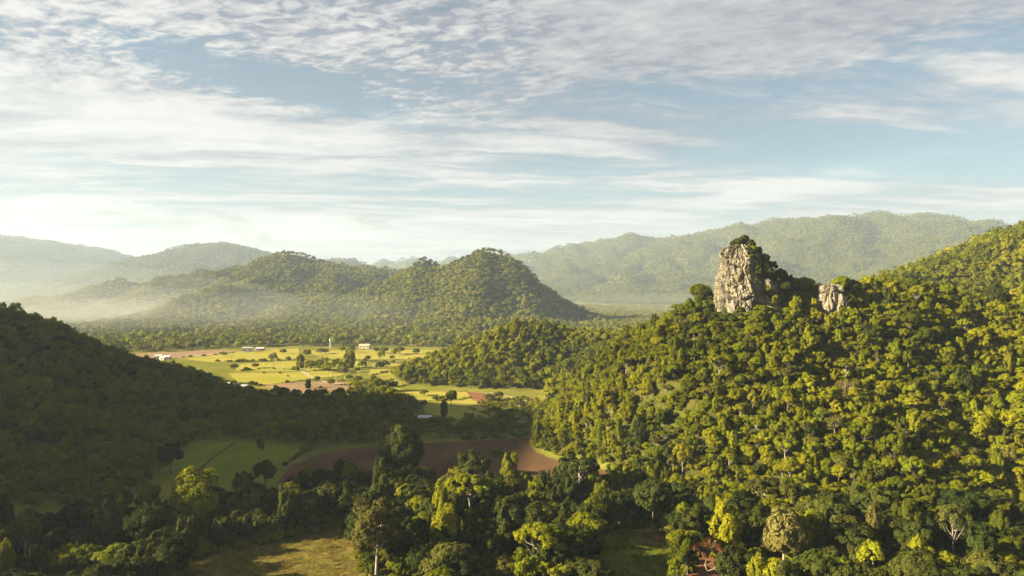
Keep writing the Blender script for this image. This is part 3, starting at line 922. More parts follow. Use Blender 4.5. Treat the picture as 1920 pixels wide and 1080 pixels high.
HEROES = [
    ('giant0', 706, 1082, 0.98, 0.3, 'spreading_tree', 'tall wide-crowned tree with forked white limbs beside the golden clearing'),
    ('giant1', 755, 900, (1.22, 1.22, 1.0), 1.3, 'broadleaf_tree', 'massive dark tree standing tallest in front of the ploughed field'),
    ('giant2', 362, 1000, (0.98, 0.98, 0.92), 2.2, 'broadleaf_tree', 'biggest dome-crowned tree at the left end of the golden clearing'),
    ('round3', 280, 985, (0.8, 0.8, 1.1), 2.2, 'broadleaf_tree', 'lower leafy tree leaning out left of the big dome-crowned tree'),
    ('pole0', 47, 1075, (0.72, 0.72, 0.95), 0.2, 'slender_tree', 'slender tree with bare pale trunk in the lower left corner'),
    ('plume0', 118, 1098, (0.9, 0.9, 1.15), 0.5, 'bamboo_clump', 'glowing yellow-green feathery clump in the lower left corner', 'bamboo'),
    ('plume1', 985, 1117, (1.15, 1.15, 1.25), 0.5, 'bamboo_clump', 'largest bright yellow-green bamboo clump at the bottom edge', 'bamboo'),
    ('plume1', 1050, 1125, (0.8, 0.8, 1.0), 2.5, 'bamboo_clump', 'smaller yellow-green clump right of the largest bamboo', 'bamboo'),
    ('plume1', 748, 1090, (0.45, 0.45, 0.75), 1.5, 'bamboo_clump', 'small bright yellow-green clump right of the white-limbed tree', 'bamboo'),
    ('plume1', 905, 1110, (0.55, 0.55, 0.7), 1.9, 'bamboo_clump', 'low bright clump left of the largest bamboo', 'bamboo'),
    ('plume0', 1568, 1105, (0.6, 0.6, 0.95), 1.1, 'bamboo_clump', 'bright green plume rising before the conical tree', 'bamboo'),
    ('plume1', 1530, 1110, (0.7, 0.7, 0.7), 1.7, 'bamboo_clump', 'low bright clump beside the pale-leaved tree', 'bamboo'),
    ('blossom0', 1470, 1068, (1.0, 1.0, 1.2), 0.7, 'broadleaf_tree', 'pale yellow-leaved tree with bare trunks near the bottom'),
    ('tall2', 1362, 1052, (1.1, 1.1, 1.05), 0.7, 'tall_tree', 'leafy green tree standing right behind the reddish bare tree'),
    ('cone0', 1638, 1040, (0.95, 0.95, 1.1), 0.7, 'conical_tree', 'slim conical olive tree at the foot of the slope'),
    ('pole0', 1788, 1062, (0.85, 0.85, 0.95), 1.7, 'slender_tree', 'tree with slender pale trunk at the foot of the dark gully'),
    ('open1', 1777, 1100, (0.7, 0.7, 0.7), 2.7, 'slender_tree', 'short airy tree with pale forked stem at the lower right'),
    ('round2', 846, 762, (0.72, 0.72, 0.9), 0.7, 'broadleaf_tree', 'lone round tree in the bright meadow'),
    ('pine0', 832, 788, (0.62, 0.62, 0.72), 0.7, 'conical_tree', 'dark tapering tree at the near edge of the bright meadow'),
    ('open0', 487, 866, (0.45, 0.45, 0.72), 0.7, 'slender_tree', 'thin spindly tree in the shaded crop field'),
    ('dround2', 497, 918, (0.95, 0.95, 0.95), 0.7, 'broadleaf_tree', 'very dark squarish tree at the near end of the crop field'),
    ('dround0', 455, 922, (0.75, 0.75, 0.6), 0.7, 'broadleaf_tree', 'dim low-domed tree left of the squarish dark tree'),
    ('bush0', 931, 852, (1.0, 0.9, 0.85), 0.7, 'bush', 'lone green bush on the ploughed field', 'bush'),
    ('round4', 437, 968, (0.48, 0.48, 0.6), 0.7, 'broadleaf_tree', 'small ball-shaped tree right of the big dome-crowned tree'),
    ('open0', 545, 975, (0.85, 0.85, 0.85), 0.9, 'broadleaf_tree', 'leafy olive tree at the back edge of the golden clearing'),
    ('tall1', 957, 918, (1.0, 1.0, 0.95), 0.9, 'tall_tree', 'upright narrow tree in front of the lone bush'),
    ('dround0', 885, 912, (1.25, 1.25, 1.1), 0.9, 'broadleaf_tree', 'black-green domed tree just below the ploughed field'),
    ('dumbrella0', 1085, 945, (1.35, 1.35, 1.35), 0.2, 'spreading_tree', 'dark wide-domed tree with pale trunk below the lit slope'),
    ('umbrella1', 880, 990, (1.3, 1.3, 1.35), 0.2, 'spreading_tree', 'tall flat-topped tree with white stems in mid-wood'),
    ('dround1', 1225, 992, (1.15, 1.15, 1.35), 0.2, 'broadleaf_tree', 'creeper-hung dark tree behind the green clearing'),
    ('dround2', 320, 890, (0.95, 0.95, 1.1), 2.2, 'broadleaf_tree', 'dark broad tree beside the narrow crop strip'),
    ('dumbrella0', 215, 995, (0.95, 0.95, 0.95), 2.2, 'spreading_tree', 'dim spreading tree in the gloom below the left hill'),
]
FRONT_CLEAR = {(706, 1082): 26, (1470, 1068): 16, (47, 1075): 14, (118, 1098): 12, (1788, 1062): 16, (362, 1000): 14, (755, 898): 10, (280, 985): 10, (1362, 1052): 8, (1325, 1095): 20, (985, 1117): 22, (1050, 1125): 20, (905, 1110): 16, (748, 1090): 10, (1568, 1105): 8, (1638, 1040): 14, (437, 968): 10, (545, 975): 8, (1225, 992): 10, (957, 918): 6}

# --- near woods: rocky hill, belt of trees in front, up to about 330 m
X, Y = jitter_grid(-150, 330, 96, 345, 2.75, rng)
Z = relief(X, Y)
px, py = proj(X, Y, Z)
HILLFOOT = [(1002, 745), (1000, 800), (996, 836), (1012, 850), (1060, 862), (1130, 875), (1215, 900), (1500, 960), (1500, 700)]
hill = ((Z > 0.8) & (X > -30)) | in_poly(px, py, HILLFOOT)
bel = in_poly(px, py, BELT) & (Z <= 0.8)
clr = np.zeros(len(X), bool)
for c in CLEARINGS: clr |= in_poly(px, py, c)
plg = in_poly(X, Y, [tuple(p) for p in pw])
keep = (hill | bel) & ~clr & ~plg & (np.abs(X / Y) < 0.95) & (Y > 98)
# leave the standing room of the two rocks free
keep &= ~((np.hypot((X - 90) / 15, (Y - 260) / 13) < 1)) & ~((np.hypot((X - 80) / 6, (Y - 246) / 9) < 1)) & ~(np.hypot((X - 122) / 6.5, (Y - 257) / 7) < 1)
for hx_, hy_, fr_ in [(h_[1], h_[2], FRONT_CLEAR.get((h_[1], h_[2]), 2)) for h_ in HEROES] + [(1325, 1095, 20)]:
    if hy_ < 860: continue
    ax_, ay_ = gnd(hx_, hy_)
    L_ = math.hypot(ax_, ay_); ux_, uy_ = -ax_ / L_, -ay_ / L_
    al = (X - ax_) * ux_ + (Y - ay_) * uy_; ac = np.abs((X - ax_) * uy_ - (Y - ay_) * ux_)
    keep &= ~((al > -3.5) & (al < fr_) & (ac < 3.8))
keep &= rng.random(len(X)) < np.where(hill, 0.94, 0.38)
X, Y, Z, hill = X[keep], Y[keep], Z[keep], hill[keep]
N = len(X)
NEAR_KINDS = ['round0', 'round1', 'round2', 'round3', 'round4', 'tall0', 'tall1', 'tall2', 'umbrella0', 'umbrella1', 'open0', 'open1', 'bush0', 'bush1', 'bush2', 'vine0', 'vine1', 'vine2',
              'dround0', 'dround1', 'dround2', 'dtall0', 'dumbrella0', 'oround0', 'oopen0', 'oopen1', 'bround0', 'bamboo0', 'bamboo1']
KI = {k_: i for i, k_ in enumerate(NEAR_KINDS)}
wh = dict(round0=8, round1=8, round2=8, round3=8, round4=8, tall0=2.5, tall1=2.5, tall2=2.5, umbrella0=4, umbrella1=5, open0=1.2, open1=1.4, bush0=9, bush1=9, bush2=9, vine0=3.5, vine1=3.5, vine2=3.5, oround0=1.8, oopen0=1.3, oopen1=1.3, bround0=2.5, dround0=2, dtall0=1.5)
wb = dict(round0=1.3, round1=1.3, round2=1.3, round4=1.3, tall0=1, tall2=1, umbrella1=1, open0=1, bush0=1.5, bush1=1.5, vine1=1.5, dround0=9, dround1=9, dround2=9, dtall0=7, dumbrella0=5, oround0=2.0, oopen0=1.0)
def pick(w, n):
    ks = list(w); p = np.array([w[k_] for k_ in ks], float); p /= p.sum()
    return np.array([KI[k_] for k_ in ks])[rng.choice(len(ks), n, p=p)]
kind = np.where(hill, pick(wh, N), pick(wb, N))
size = np.where(hill, rng.uniform(0.33, 0.60, N) * np.where(rng.random(N) < 0.08, rng.uniform(1.3, 1.75, N), 1.0), rng.uniform(0.55, 1.05, N)) * (1 + 0.18 * fbm(X / 30, Y / 30, 2))
isb = np.array(['bush' in NEAR_KINDS[k_] for k_ in kind])
size = np.where(isb, size * 1.35, size)
# trees by the crest of the rocky hill and by the edge of the ploughed field stay low
edge = (hill & (Z < 4)) | (~hill & (Y > 178))
size = np.where(edge, size * 0.75, size)
scl3 = np.stack([size * rng.uniform(0.88, 1.15, N), size * rng.uniform(0.88, 1.15, N), size * rng.uniform(0.85, 1.2, N)], 1)
turn = rng.uniform(0, 2 * math.pi, N)
pxx, pyy = proj(X, Y, Z + 5)
dist = np.hypot(X, Y)
inframe = (pxx > -10) & (pxx < 1930) & (pyy < 1085)
show = np.where(inframe, scl3[:, 2] * np.where(isb, 4, 10) / dist, 0)
order = np.argsort(-show)
single = np.zeros(N, bool); single[order[:262]] = True

FORM = {'round': ('broadleaf_tree', 'round-crowned', 'tree'), 'dround': ('broadleaf_tree', 'dark round-crowned', 'tree'), 'oround': ('broadleaf_tree', 'brownish round-crowned', 'tree'), 'bround': ('broadleaf_tree', 'yellow-green round-crowned', 'tree'),
        'tall': ('tall_tree', 'tall narrow-crowned', 'tree'), 'dtall': ('tall_tree', 'dark tall narrow-crowned', 'tree'), 'umbrella': ('spreading_tree', 'flat-topped spreading', 'tree'), 'dumbrella': ('spreading_tree', 'dark flat-topped spreading', 'tree'),
        'open': ('slender_tree', 'thin airy-crowned', 'tree'), 'oopen': ('slender_tree', 'brownish airy-crowned', 'tree'), 'bush': ('bush', 'low rounded', 'bush'), 'vine': ('creeper_tree', 'column-shaped creeper-covered', 'tree'),
        'bamboo': ('bamboo_clump', 'feathery bamboo', 'bamboo')}


def place_tree(key, loc, rz, scl, name=None, label=None, cat=None, group=None, crown_name='crown', trunk_name='trunk'):
    base = key.rstrip('0123456789')
    nm, adj, ct = FORM.get(base, ('tree', 'green', 'tree'))
    e = bpy.data.objects.new(name or nm, None)
    e.empty_display_size = 0.5
    COL.objects.link(e)
    e.location = loc; e.rotation_euler = (0, 0, rz); e.scale = scl
    e['label'] = label; e['category'] = cat or ct
    if group: e['group'] = group
    cm, tm = PROTO[key]
    for n_, me in ((crown_name, cm), (trunk_name, tm)):
        o = bpy.data.objects.new(n_, me); COL.objects.link(o); o.parent = e
    return e


def zone(x, y, z, on_hill):
    pX, pY = 960 + FPX * x / y, 540 - FPX * (z - CAM_H) / y
    if on_hill and z > 8:
        if pX > 1700: return 'on the shadowy right flank of the rocky hill'
        if pX > 1400: return 'on the lower slope straight below the two rocks'
        return 'on the left flank of the rocky hill'
    if on_hill: return 'at the foot of the rocky hill'
    if pX < 330: return 'in the dark corner thicket left of the golden clearing'
    if y > 185: return 'in the tree belt behind the golden clearing'
    if pX < 1120: return 'in the wood between the golden and green clearings'
    return 'in the grove right of the green clearing'


LANDMARKS = [(706, 1000, 'white-limbed clearing tree'), (755, 840, 'massive dark tree by ploughed soil'), (362, 930, 'big dome-crowned tree'), (47, 1000, 'slender corner tree'),
             (118, 1030, 'glowing feathery clump'), (1000, 1060, 'largest bamboo clump'), (1470, 1000, 'pale yellow-leaved tree'), (1325, 1045, 'reddish bare tree'), (1638, 990, 'conical olive tree'), (1790, 1020, 'pale-trunked gully tree'),
             (932, 845, 'lone bush on ploughed soil'), (1085, 900, 'wide-domed dark tree'), (880, 930, 'flat-topped mid-wood tree'), (1565, 705, 'dry tan tree on the slope'), (1390, 560, 'rock pinnacle'), (1550, 530, 'small pale outcrop'),
             (1225, 940, 'creeper-hung dark tree'), (1190, 1040, 'green clearing'), (510, 1040, 'golden clearing'), (1005, 830, 'ploughed field corner')]
ORD = ['', 'second ', 'third ', 'fourth ', 'fifth ', 'sixth ', 'seventh ', 'eighth ']
DIRS = ['right of', 'behind and right of', 'straight behind', 'behind and left of', 'left of', 'in front and left of', 'straight in front of', 'in front and right of']
todo = []
for i in np.nonzero(single)[0]:
    h_ = 5 * scl3[i][2]
    u_, v_ = proj(X[i], Y[i], Z[i] + h_)
    dd = [math.hypot(u_ - a, (v_ - b) * 1.4) for a, b, c in LANDMARKS]
    m_ = int(np.argmin(dd)); a, b, c = LANDMARKS[m_]
    sec = int(round(math.degrees(math.atan2(b - v_, u_ - a)) / 45)) % 8
    todo.append((NEAR_KINDS[kind[i]].rstrip('0123456789'), m_, sec, dd[m_], i))
todo.sort()
seen_ = {}
for base, m_, sec, d_, i in todo:
    r_ = seen_.get((base, m_, sec), 0); seen_[(base, m_, sec)] = r_ + 1
    adj = FORM[base]
    zn = zone(X[i], Y[i], Z[i], hill[i])
    place_tree(NEAR_KINDS[kind[i]], (X[i], Y[i], Z[i] - 0.15), turn[i], scl3[i], label='%s%s %s %s the %s' % (ORD[min(r_, 7)], adj[1].replace('flat-topped spreading', 'spreading').replace('column-shaped creeper-covered', 'creeper-covered').replace('tall narrow-crowned', 'narrow-crowned').replace('dark flat-topped spreading', 'dark spreading'), adj[2] if adj[2] != 'bamboo' else 'clump', DIRS[sec], LANDMARKS[m_][2]),
               group='%s %ss %s' % (adj[1], adj[2], zn))
mass = ~single
near_coll = proto_collection(NEAR_KINDS)
# Blender sorts the kinds by name; names carry their index
scatter('hill_forest', np.stack([X, Y, Z - 0.2], 1)[mass], turn[mass], scl3[mass], kind[mass], near_coll, 'sunlit mixed forest covering the hill below the two rocks')

MID = ['mid%d' % i for i in range(5)]
FAR = ['far%d' % i for i in range(5)]
mid_coll = proto_collection(MID)
far_coll = proto_collection(FAR)
dist_coll = proto_collection(['distant%d' % i for i in range(5)])


def wood(name, sel, s, x0, x1, y0, y1, coll, nk, sz, label, seed, keepf=0.95):
    g = np.random.default_rng(seed)
    X, Y = jitter_grid(x0, x1, y0, y1, s, g)
    k_ = np.abs(X / np.maximum(Y, 1)) < 0.98
    X, Y = X[k_], Y[k_]
    Z = relief(X, Y)
    k_ = sel(X, Y, Z) & (g.random(len(X)) < keepf)
    X, Y, Z = X[k_], Y[k_], Z[k_]
    n = len(X)
    b = g.uniform(sz[0], sz[1], n) * (1 + 0.25 * fbm(X / 40, Y / 40, 2))
    sc = np.stack([b * g.uniform(.85, 1.2, n), b * g.uniform(.85, 1.2, n), b * g.uniform(.75, 1.2, n)], 1)
    print(name, n)
    return scatter(name, np.stack([X, Y, Z - 0.3], 1), g.uniform(0, 6.28, n), sc, g.integers(0, nk, n), coll, label)


def facing(X, Y, Z, lim=-0.10):
    """ground that the camera, or one a step aside, can see the face of"""
    sx, sy = slope(X, Y, 6.0)
    d = np.hypot(X, Y)
    return (sx * X + sy * Y + (CAM_H - Z)) / d > lim


wood('knoll_forest', lambda X, Y, Z: (Z > 1.0) & (X > -75), 4.4, -80, 420, 345, 560, mid_coll, 5, (0.50, 0.85), 'sunlit forest on the low knoll and the slope behind the rocky hill', 21)
wood('left_hill_forest', lambda X, Y, Z: (Z > 1.0) & (X < -60) & (X / np.maximum(Y, 1) > -0.9), 4.6, -460, -60, 110, 470, mid_coll, 5, (0.55, 0.85), 'shaded forest covering the near hill on the left', 22)
wood('valley_forest', lambda X, Y, Z: (Z <= 1.0) & (X < 10) & in_poly(*proj(X, Y, Z), VALLEY_WOOD), 4.0, -330, 40, 180, 470, mid_coll, 5, (0.34, 0.62), 'shaded low woodland filling the valley floor', 23, 0.92)
wood('right_back_forest', lambda X, Y, Z: (Z > 1.0) & facing(X, Y, Z), 6.0, 100, 700, 560, 800, far_coll, 5, (0.6, 0.95), 'forest on the rising slope behind the right ridge', 24)
FARWOOD = [(150, 662), (300, 660), (440, 652), (560, 650), (700, 649), (840, 652), (900, 640), (1200, 630), (1300, 575), (-50, 575), (-50, 650)]
wood('plain_forest', lambda X, Y, Z: (Z <= 1.5) & in_poly(*proj(X, Y, Z), FARWOOD), 8.0, -1500, 450, 640, 2300, far_coll, 5, (0.6, 1.05), 'hazy line of trees at the far edge of the pasture', 25, 0.85)
wood('middle_hill_forest', lambda X, Y, Z: (Z > 1.5) & facing(X, Y, Z, -0.5), 7.4, -1450, 420, 620, 1650, far_coll, 5, (0.65, 1.05), 'hazy forest on the middle-distance hills around the cone-shaped peak', 26)
wood('rounded_hill_forest', lambda X, Y, Z: (Z > 1.5) & facing(X, Y, Z, -0.12), 10.0, -1750, 300, 1650, 2750, far_coll, 5, (0.8, 1.2), 'faint forest on the rounded hills left of the cone-shaped peak', 29)
wood('far_ridge_forest', lambda X, Y, Z: (Z > 4) & facing(X, Y, Z, -0.04), 14.5, -4100, 3300, 2750, 5300, dist_coll, 5, (1.0, 1.5), 'faint forest on the farthest ridges', 27)
wood('massif_forest', lambda X, Y, Z: (Z > 4) & facing(X, Y, Z, -0.04), 12.0, 300, 2400, 1250, 2750, dist_coll, 5, (0.9, 1.3), 'hazy forest on the lower spurs of the big right ridge', 28)


# ------------------------------------------------------------------ the rock pinnacle and the small rock
def rock(name, cx, cy, z0, z1, prof, seed, na=200, nz=100, ry=0.75, amp=1.0, label=''):
    """prof: list of (height share, left reach, right reach)"""
    h = np.linspace(0, 1, nz)
    p = np.array(prof)
    le = np.interp(h, p[:, 0], p[:, 1]); ri = np.interp(h, p[:, 0], p[:, 2])
    cxh = (ri - le) / 2; rx = (ri + le) / 2
    th = np.linspace(0, 2 * np.pi, na, endpoint=False)
    T, Hh = np.meshgrid(th, h)
    rX = np.interp(Hh, h, rx); cX = np.interp(Hh, h, cxh)
    zz = z0 + (z1 - z0) * Hh
    base = np.stack([np.cos(T), np.sin(T)], -1)
    u = base[..., 0] * 9; v = base[..., 1] * 9
    # upright ribs and clefts, ledges, small crags
    g_ = np.random.default_rng(int(seed * 10))
    crag = fbm(u * 0.9 + zz * 0.16 + seed, v * 0.9 - zz * 0.20, 4)
    dr = crag * 0.9
    pt = np.stack([rX * np.cos(T) * 1.0, rX * np.sin(T) * 0.8, zz * 0.42], -1).reshape(-1, 3)
    pt = pt + np.stack([fbm(pt[:, 0] / 3 + 7, pt[:, 2] / 3, 2), fbm(pt[:, 1] / 3, pt[:, 2] / 3 + 5, 2), fbm(pt[:, 0] / 3, pt[:, 1] / 3, 2)], -1) * 0.9
    for cell, amp_, crack in ((4.2, 2.6, 1.1), (1.9, 1.15, 0.45), (0.9, 0.45, 0.2)):
        lo, hi = pt.min(0), pt.max(0)
        n_ = int(max(30, 2.2 * (hi[0] - lo[0]) * (hi[2] - lo[2]) / cell ** 2 * 1.6))
        th_ = g_.uniform(0, 2 * np.pi, n_); zq = g_.uniform(lo[2], hi[2], n_)
        rq = np.interp(zq, np.linspace(lo[2], hi[2], nz), rx)
        c_ = np.stack([rq * np.cos(th_), rq * np.sin(th_) * 0.8, zq], -1)
        off = g_.uniform(-1, 1, n_); tilt = g_.normal(size=(n_, 3)) * 0.34
        D = np.concatenate([np.linalg.norm(pt[a:a + 2000, None] - c_[None], axis=2) for a in range(0, len(pt), 2000)])
        o2 = np.argpartition(D, 1, axis=1)[:, :2]
        d2 = np.take_along_axis(D, o2, 1); sw = d2[:, 0] > d2[:, 1]
        a1 = np.where(sw, o2[:, 1], o2[:, 0]); f1 = d2.min(1); f2 = d2.max(1)
        face = off[a1] * amp_ * 0.5 + ((pt - c_[a1]) * tilt[a1]).sum(1) * amp_ * 0.42
        face = face - crack * np.clip(1 - (f2 - f1) / (cell * 0.16), 0, 1)
        dr = dr + face.reshape(Hh.shape)
    dr = dr * amp
    ledge = np.zeros_like(crag)
    fade = np.clip((1 - Hh) / 0.06, 0, 1) ** 0.5
    rr = np.maximum(rX + dr, 0.5) * (0.25 + 0.75 * fade)
    x = cx + cX + rr * np.cos(T); y = cy + rr * ry * np.sin(T)
    z = zz + crag * 0.8 * amp + ledge * 1.2 * amp
    V = np.stack([x, y, z], -1).reshape(-1, 3)
    V = np.concatenate([V, [[cx + cX[-1, 0], cy, z1 + 0.6]]])
    i, j = np.meshgrid(np.arange(nz - 1), np.arange(na), indexing='ij'); j2 = (j + 1) % na
    Fq = np.stack([i * na + j, i * na + j2, (i + 1) * na + j2, (i + 1) * na + j], -1).reshape(-1, 4)
    jt = np.arange(na); top = np.stack([(nz - 1) * na + jt, (nz - 1) * na + (jt + 1) % na, np.full(na, nz * na)], 1)
    me = mesh_np(name, V - np.array((cx, cy, z0)), [Fq, top], [M_ROCK])
    o = link(name, me, loc=(cx, cy, z0), label=label, cat='rock')
    return V[:-1].reshape(nz, na, 3)


RK = rock('rock_pinnacle', 89.5, 261, 41, 77.0, [(0, 12, 17), (0.3, 11.4, 15.0), (0.5, 11.0, 12.5), (0.65, 10.4, 10.0), (0.8, 9.6, 7.2), (0.92, 8.4, 4.6), (1, 6.5, 2.4)], 3.0, label='tall craggy limestone pinnacle rising above the forested ridge')
RK2 = rock('rock_outcrop', 119.5, 256, 48, 61.5, [(0, 6, 6.5), (0.5, 5.2, 5.2), (0.8, 4.2, 3.8), (1, 2.4, 2)], 8.0, 90, 44, 0.8, 0.55, 'small pale limestone outcrop on the ridge beside a tree')

# shrubs and small trees that cling to the rock
rs = np.random.default_rng(5)
RX, RY = 89.5, 262
spots = []
for k_ in range(26):
    i = int(rs.integers(93, 100)); j = int(rs.integers(0, 200)); spots.append((i, j, 'top'))
for i in range(34, 97, 5):
    for j in range(0, 200, 7):
        t = (j + rs.uniform(-2, 2)) / 200 * 2 * math.pi
        c, sn = math.cos(t), math.sin(t)
        if sn > 0.35: continue
        p_ = np.clip((c + 0.22 - 0.75 * (1 - i / 97)) * 3.0, 0, 0.95) if c > -0.2 else 0.05
        if rs.random() < p_: spots.append((i + int(rs.integers(-2, 3)), j, 'right' if c > 0.05 else 'face'))
for i, j, w_ in spots:
    p = RK[min(i, 99), j]
    s = rs.uniform(0.30, 0.55) if w_ == 'right' else (rs.uniform(0.18, 0.3) if w_ == 'face' else rs.uniform(0.30, 0.5))
    key = str(rs.choice(['dround0', 'dround1', 'dround2', 'round2', 'bush0', 'bush1']) if w_ == 'top' else rs.choice(['dround1', 'dround0', 'bush1', 'bush2', 'dround2', 'round4']))
    if 'bush' in key: s *= 1.5
    k2 = 0.97 if w_ != 'top' else rs.uniform(0.25, 0.98)
    q = np.array((RX + (p[0] - RX) * k2, RY + (p[1] - RY) * k2, p[2] - (3.0 * s + 1.2 if w_ != 'top' else 1.0)))
    where = {'top': 'crowning the top of the limestone pinnacle', 'right': 'clinging to the shaded right side of the limestone pinnacle', 'face': 'rooted in a cleft of the pinnacle\'s sunlit face'}[w_]
    place_tree(key, tuple(q), rs.uniform(0, 6.28), (s, s, s), name='rock_shrub', label='dark green shrub ' + where + ('' if w_ == 'top' else (', upper third' if i > 76 else (', middle third' if i > 54 else ', lower third'))), cat='shrub', group='shrubs ' + where)
place_tree('round2', (125.0, 259.5, 56.5), 0.4, (0.82, 0.82, 0.85), name='broadleaf_tree', label='round green tree leaning over the small pale outcrop', cat='tree')
place_tree('dround1', (129.5, 260, 55.5), 1.4, (0.75, 0.75, 0.8), name='broadleaf_tree', label='dark tree just right of the small pale outcrop', cat='tree')
for q, (x_, y_, z_, s) in enumerate([(95.5, 258.5, 69.5, 0.5), (98.5, 259, 66, 0.6), (101.5, 259, 62.5, 0.65), (104.5, 260, 60, 0.7), (99.5, 256, 61.5, 0.55), (103, 255.5, 58, 0.6), (96.5, 255, 64.5, 0.45), (107, 258, 57.5, 0.65)]):
    place_tree(['dround0', 'dround2', 'dround1'][q % 3], (x_, y_, z_ - 1.2), q * 1.1, (s, s, s), name='rock_shrub', cat='shrub', label=['highest', 'second highest', 'third highest', 'fourth highest', 'fifth highest', 'second lowest', 'sixth highest', 'lowest'][q] + ' large dark shrub on the pinnacle\'s right shoulder')
RIDGE_TREES = [('dround0', 105.5, 268, 0.85, 'dark tree on the ridge at the right foot of the pinnacle'), ('round1', 110.5, 270, 0.9, 'round green tree on the ridge midway between the two rocks'),
               ('round4', 115.5, 269, 1.0, 'tallest green ridge tree just left of the small pale outcrop'), ('dround2', 101.5, 264, 0.75, 'dark tree pressed against the right side of the pinnacle'),
               ('round0', 136, 272, 0.9, 'first round ridge tree right of the small pale outcrop'), ('round3', 143, 276, 0.95, 'second round ridge tree right of the small pale outcrop'), ('round2', 152, 278, 0.9, 'third round ridge tree right of the small pale outcrop')]
for q, (k_, x_, y_, s, lb) in enumerate(RIDGE_TREES):
    place_tree(k_, (x_, y_, float(relief(x_, y_)) - 0.6), q * 1.7, (s, s, s), label=lb)


# ------------------------------------------------------------------ trees one can single out
def at(px, py):
    x, y = gnd(px, py)
    return (x, y, float(relief(x, y)) - 0.1)


recolour('dround2', 'hero_round', LEAF_DARK, BARK_PALE)


def big_tree(key, seed, rx, rz, zc, leafm, barkm=BARK_PALE, r0=0.35, **kw):
    V, F, L = crown_geo(seed, rx, rz, zc, **kw)
    proto(key, (V, F), trunk_geo(seed, zc + rz * 0.4, r0, L, 0.5), leafm, barkm)


big_tree('giant0', 201, 5.6, 6.6, 10.2, LEAF_OLIVE, BARK_PALE, lobes=17, clumps=13, leaves=30, leaf=0.33, cr=0.17, lobe_r=0.29, low=-0.5, spread=0.76, core=False)
big_tree('giant1', 202, 5.4, 7.8, 9.5, LEAF_DARK, lobes=22, clumps=14, leaves=30, leaf=0.33, cr=0.17, lobe_r=0.30, low=-0.8, spread=0.72)
big_tree('giant2', 203, 6.0, 8.0, 9.5, LEAF, lobes=22, clumps=14, leaves=30, leaf=0.34, cr=0.17, lobe_r=0.30, low=-0.8, spread=0.72)
big_tree('pole0', 204, 3.6, 4.2, 10.0, LEAF_OLIVE, lobes=11, clumps=8, leaves=24, leaf=0.27, cr=0.2, lobe_r=0.28, spread=0.78, core=False, r0=0.2)
big_tree('pine0', 205, 2.4, 6.0, 7.5, LEAF_DARK, BARK, r0=0.3, lobes=16, clumps=9, leaves=24, leaf=0.3, cr=0.24, lobe_r=0.33, low=-0.9, spread=0.78)
big_tree('blossom0', 206, 4.2, 4.6, 6.6, LEAF_PALE, lobes=14, clumps=13, leaves=30, leaf=0.32, cr=0.2, lobe_r=0.32, low=-0.5)
big_tree('cone0', 207, 1.4, 5.0, 5.2, LEAF_OLIVE, BARK, r0=0.15, lobes=18, clumps=10, leaves=24, leaf=0.24, cr=0.3, lobe_r=0.40, low=-1, spread=0.7)
bamboo('plume0', 9, LEAF_BRIGHT, 34, 8.5, 3.6, 0.36)
bamboo('plume1', 12, LEAF_BRIGHT, 30, 8.0, 2.4, 0.34)


def hero(key, px, py, s, rz, name, label, cat='tree'):
    s = (s, s, s) if not isinstance(s, tuple) else s
    return place_tree(key, at(px, py), rz, s, name=name, label=label, cat=cat)


for h_ in HEROES: hero(*h_)

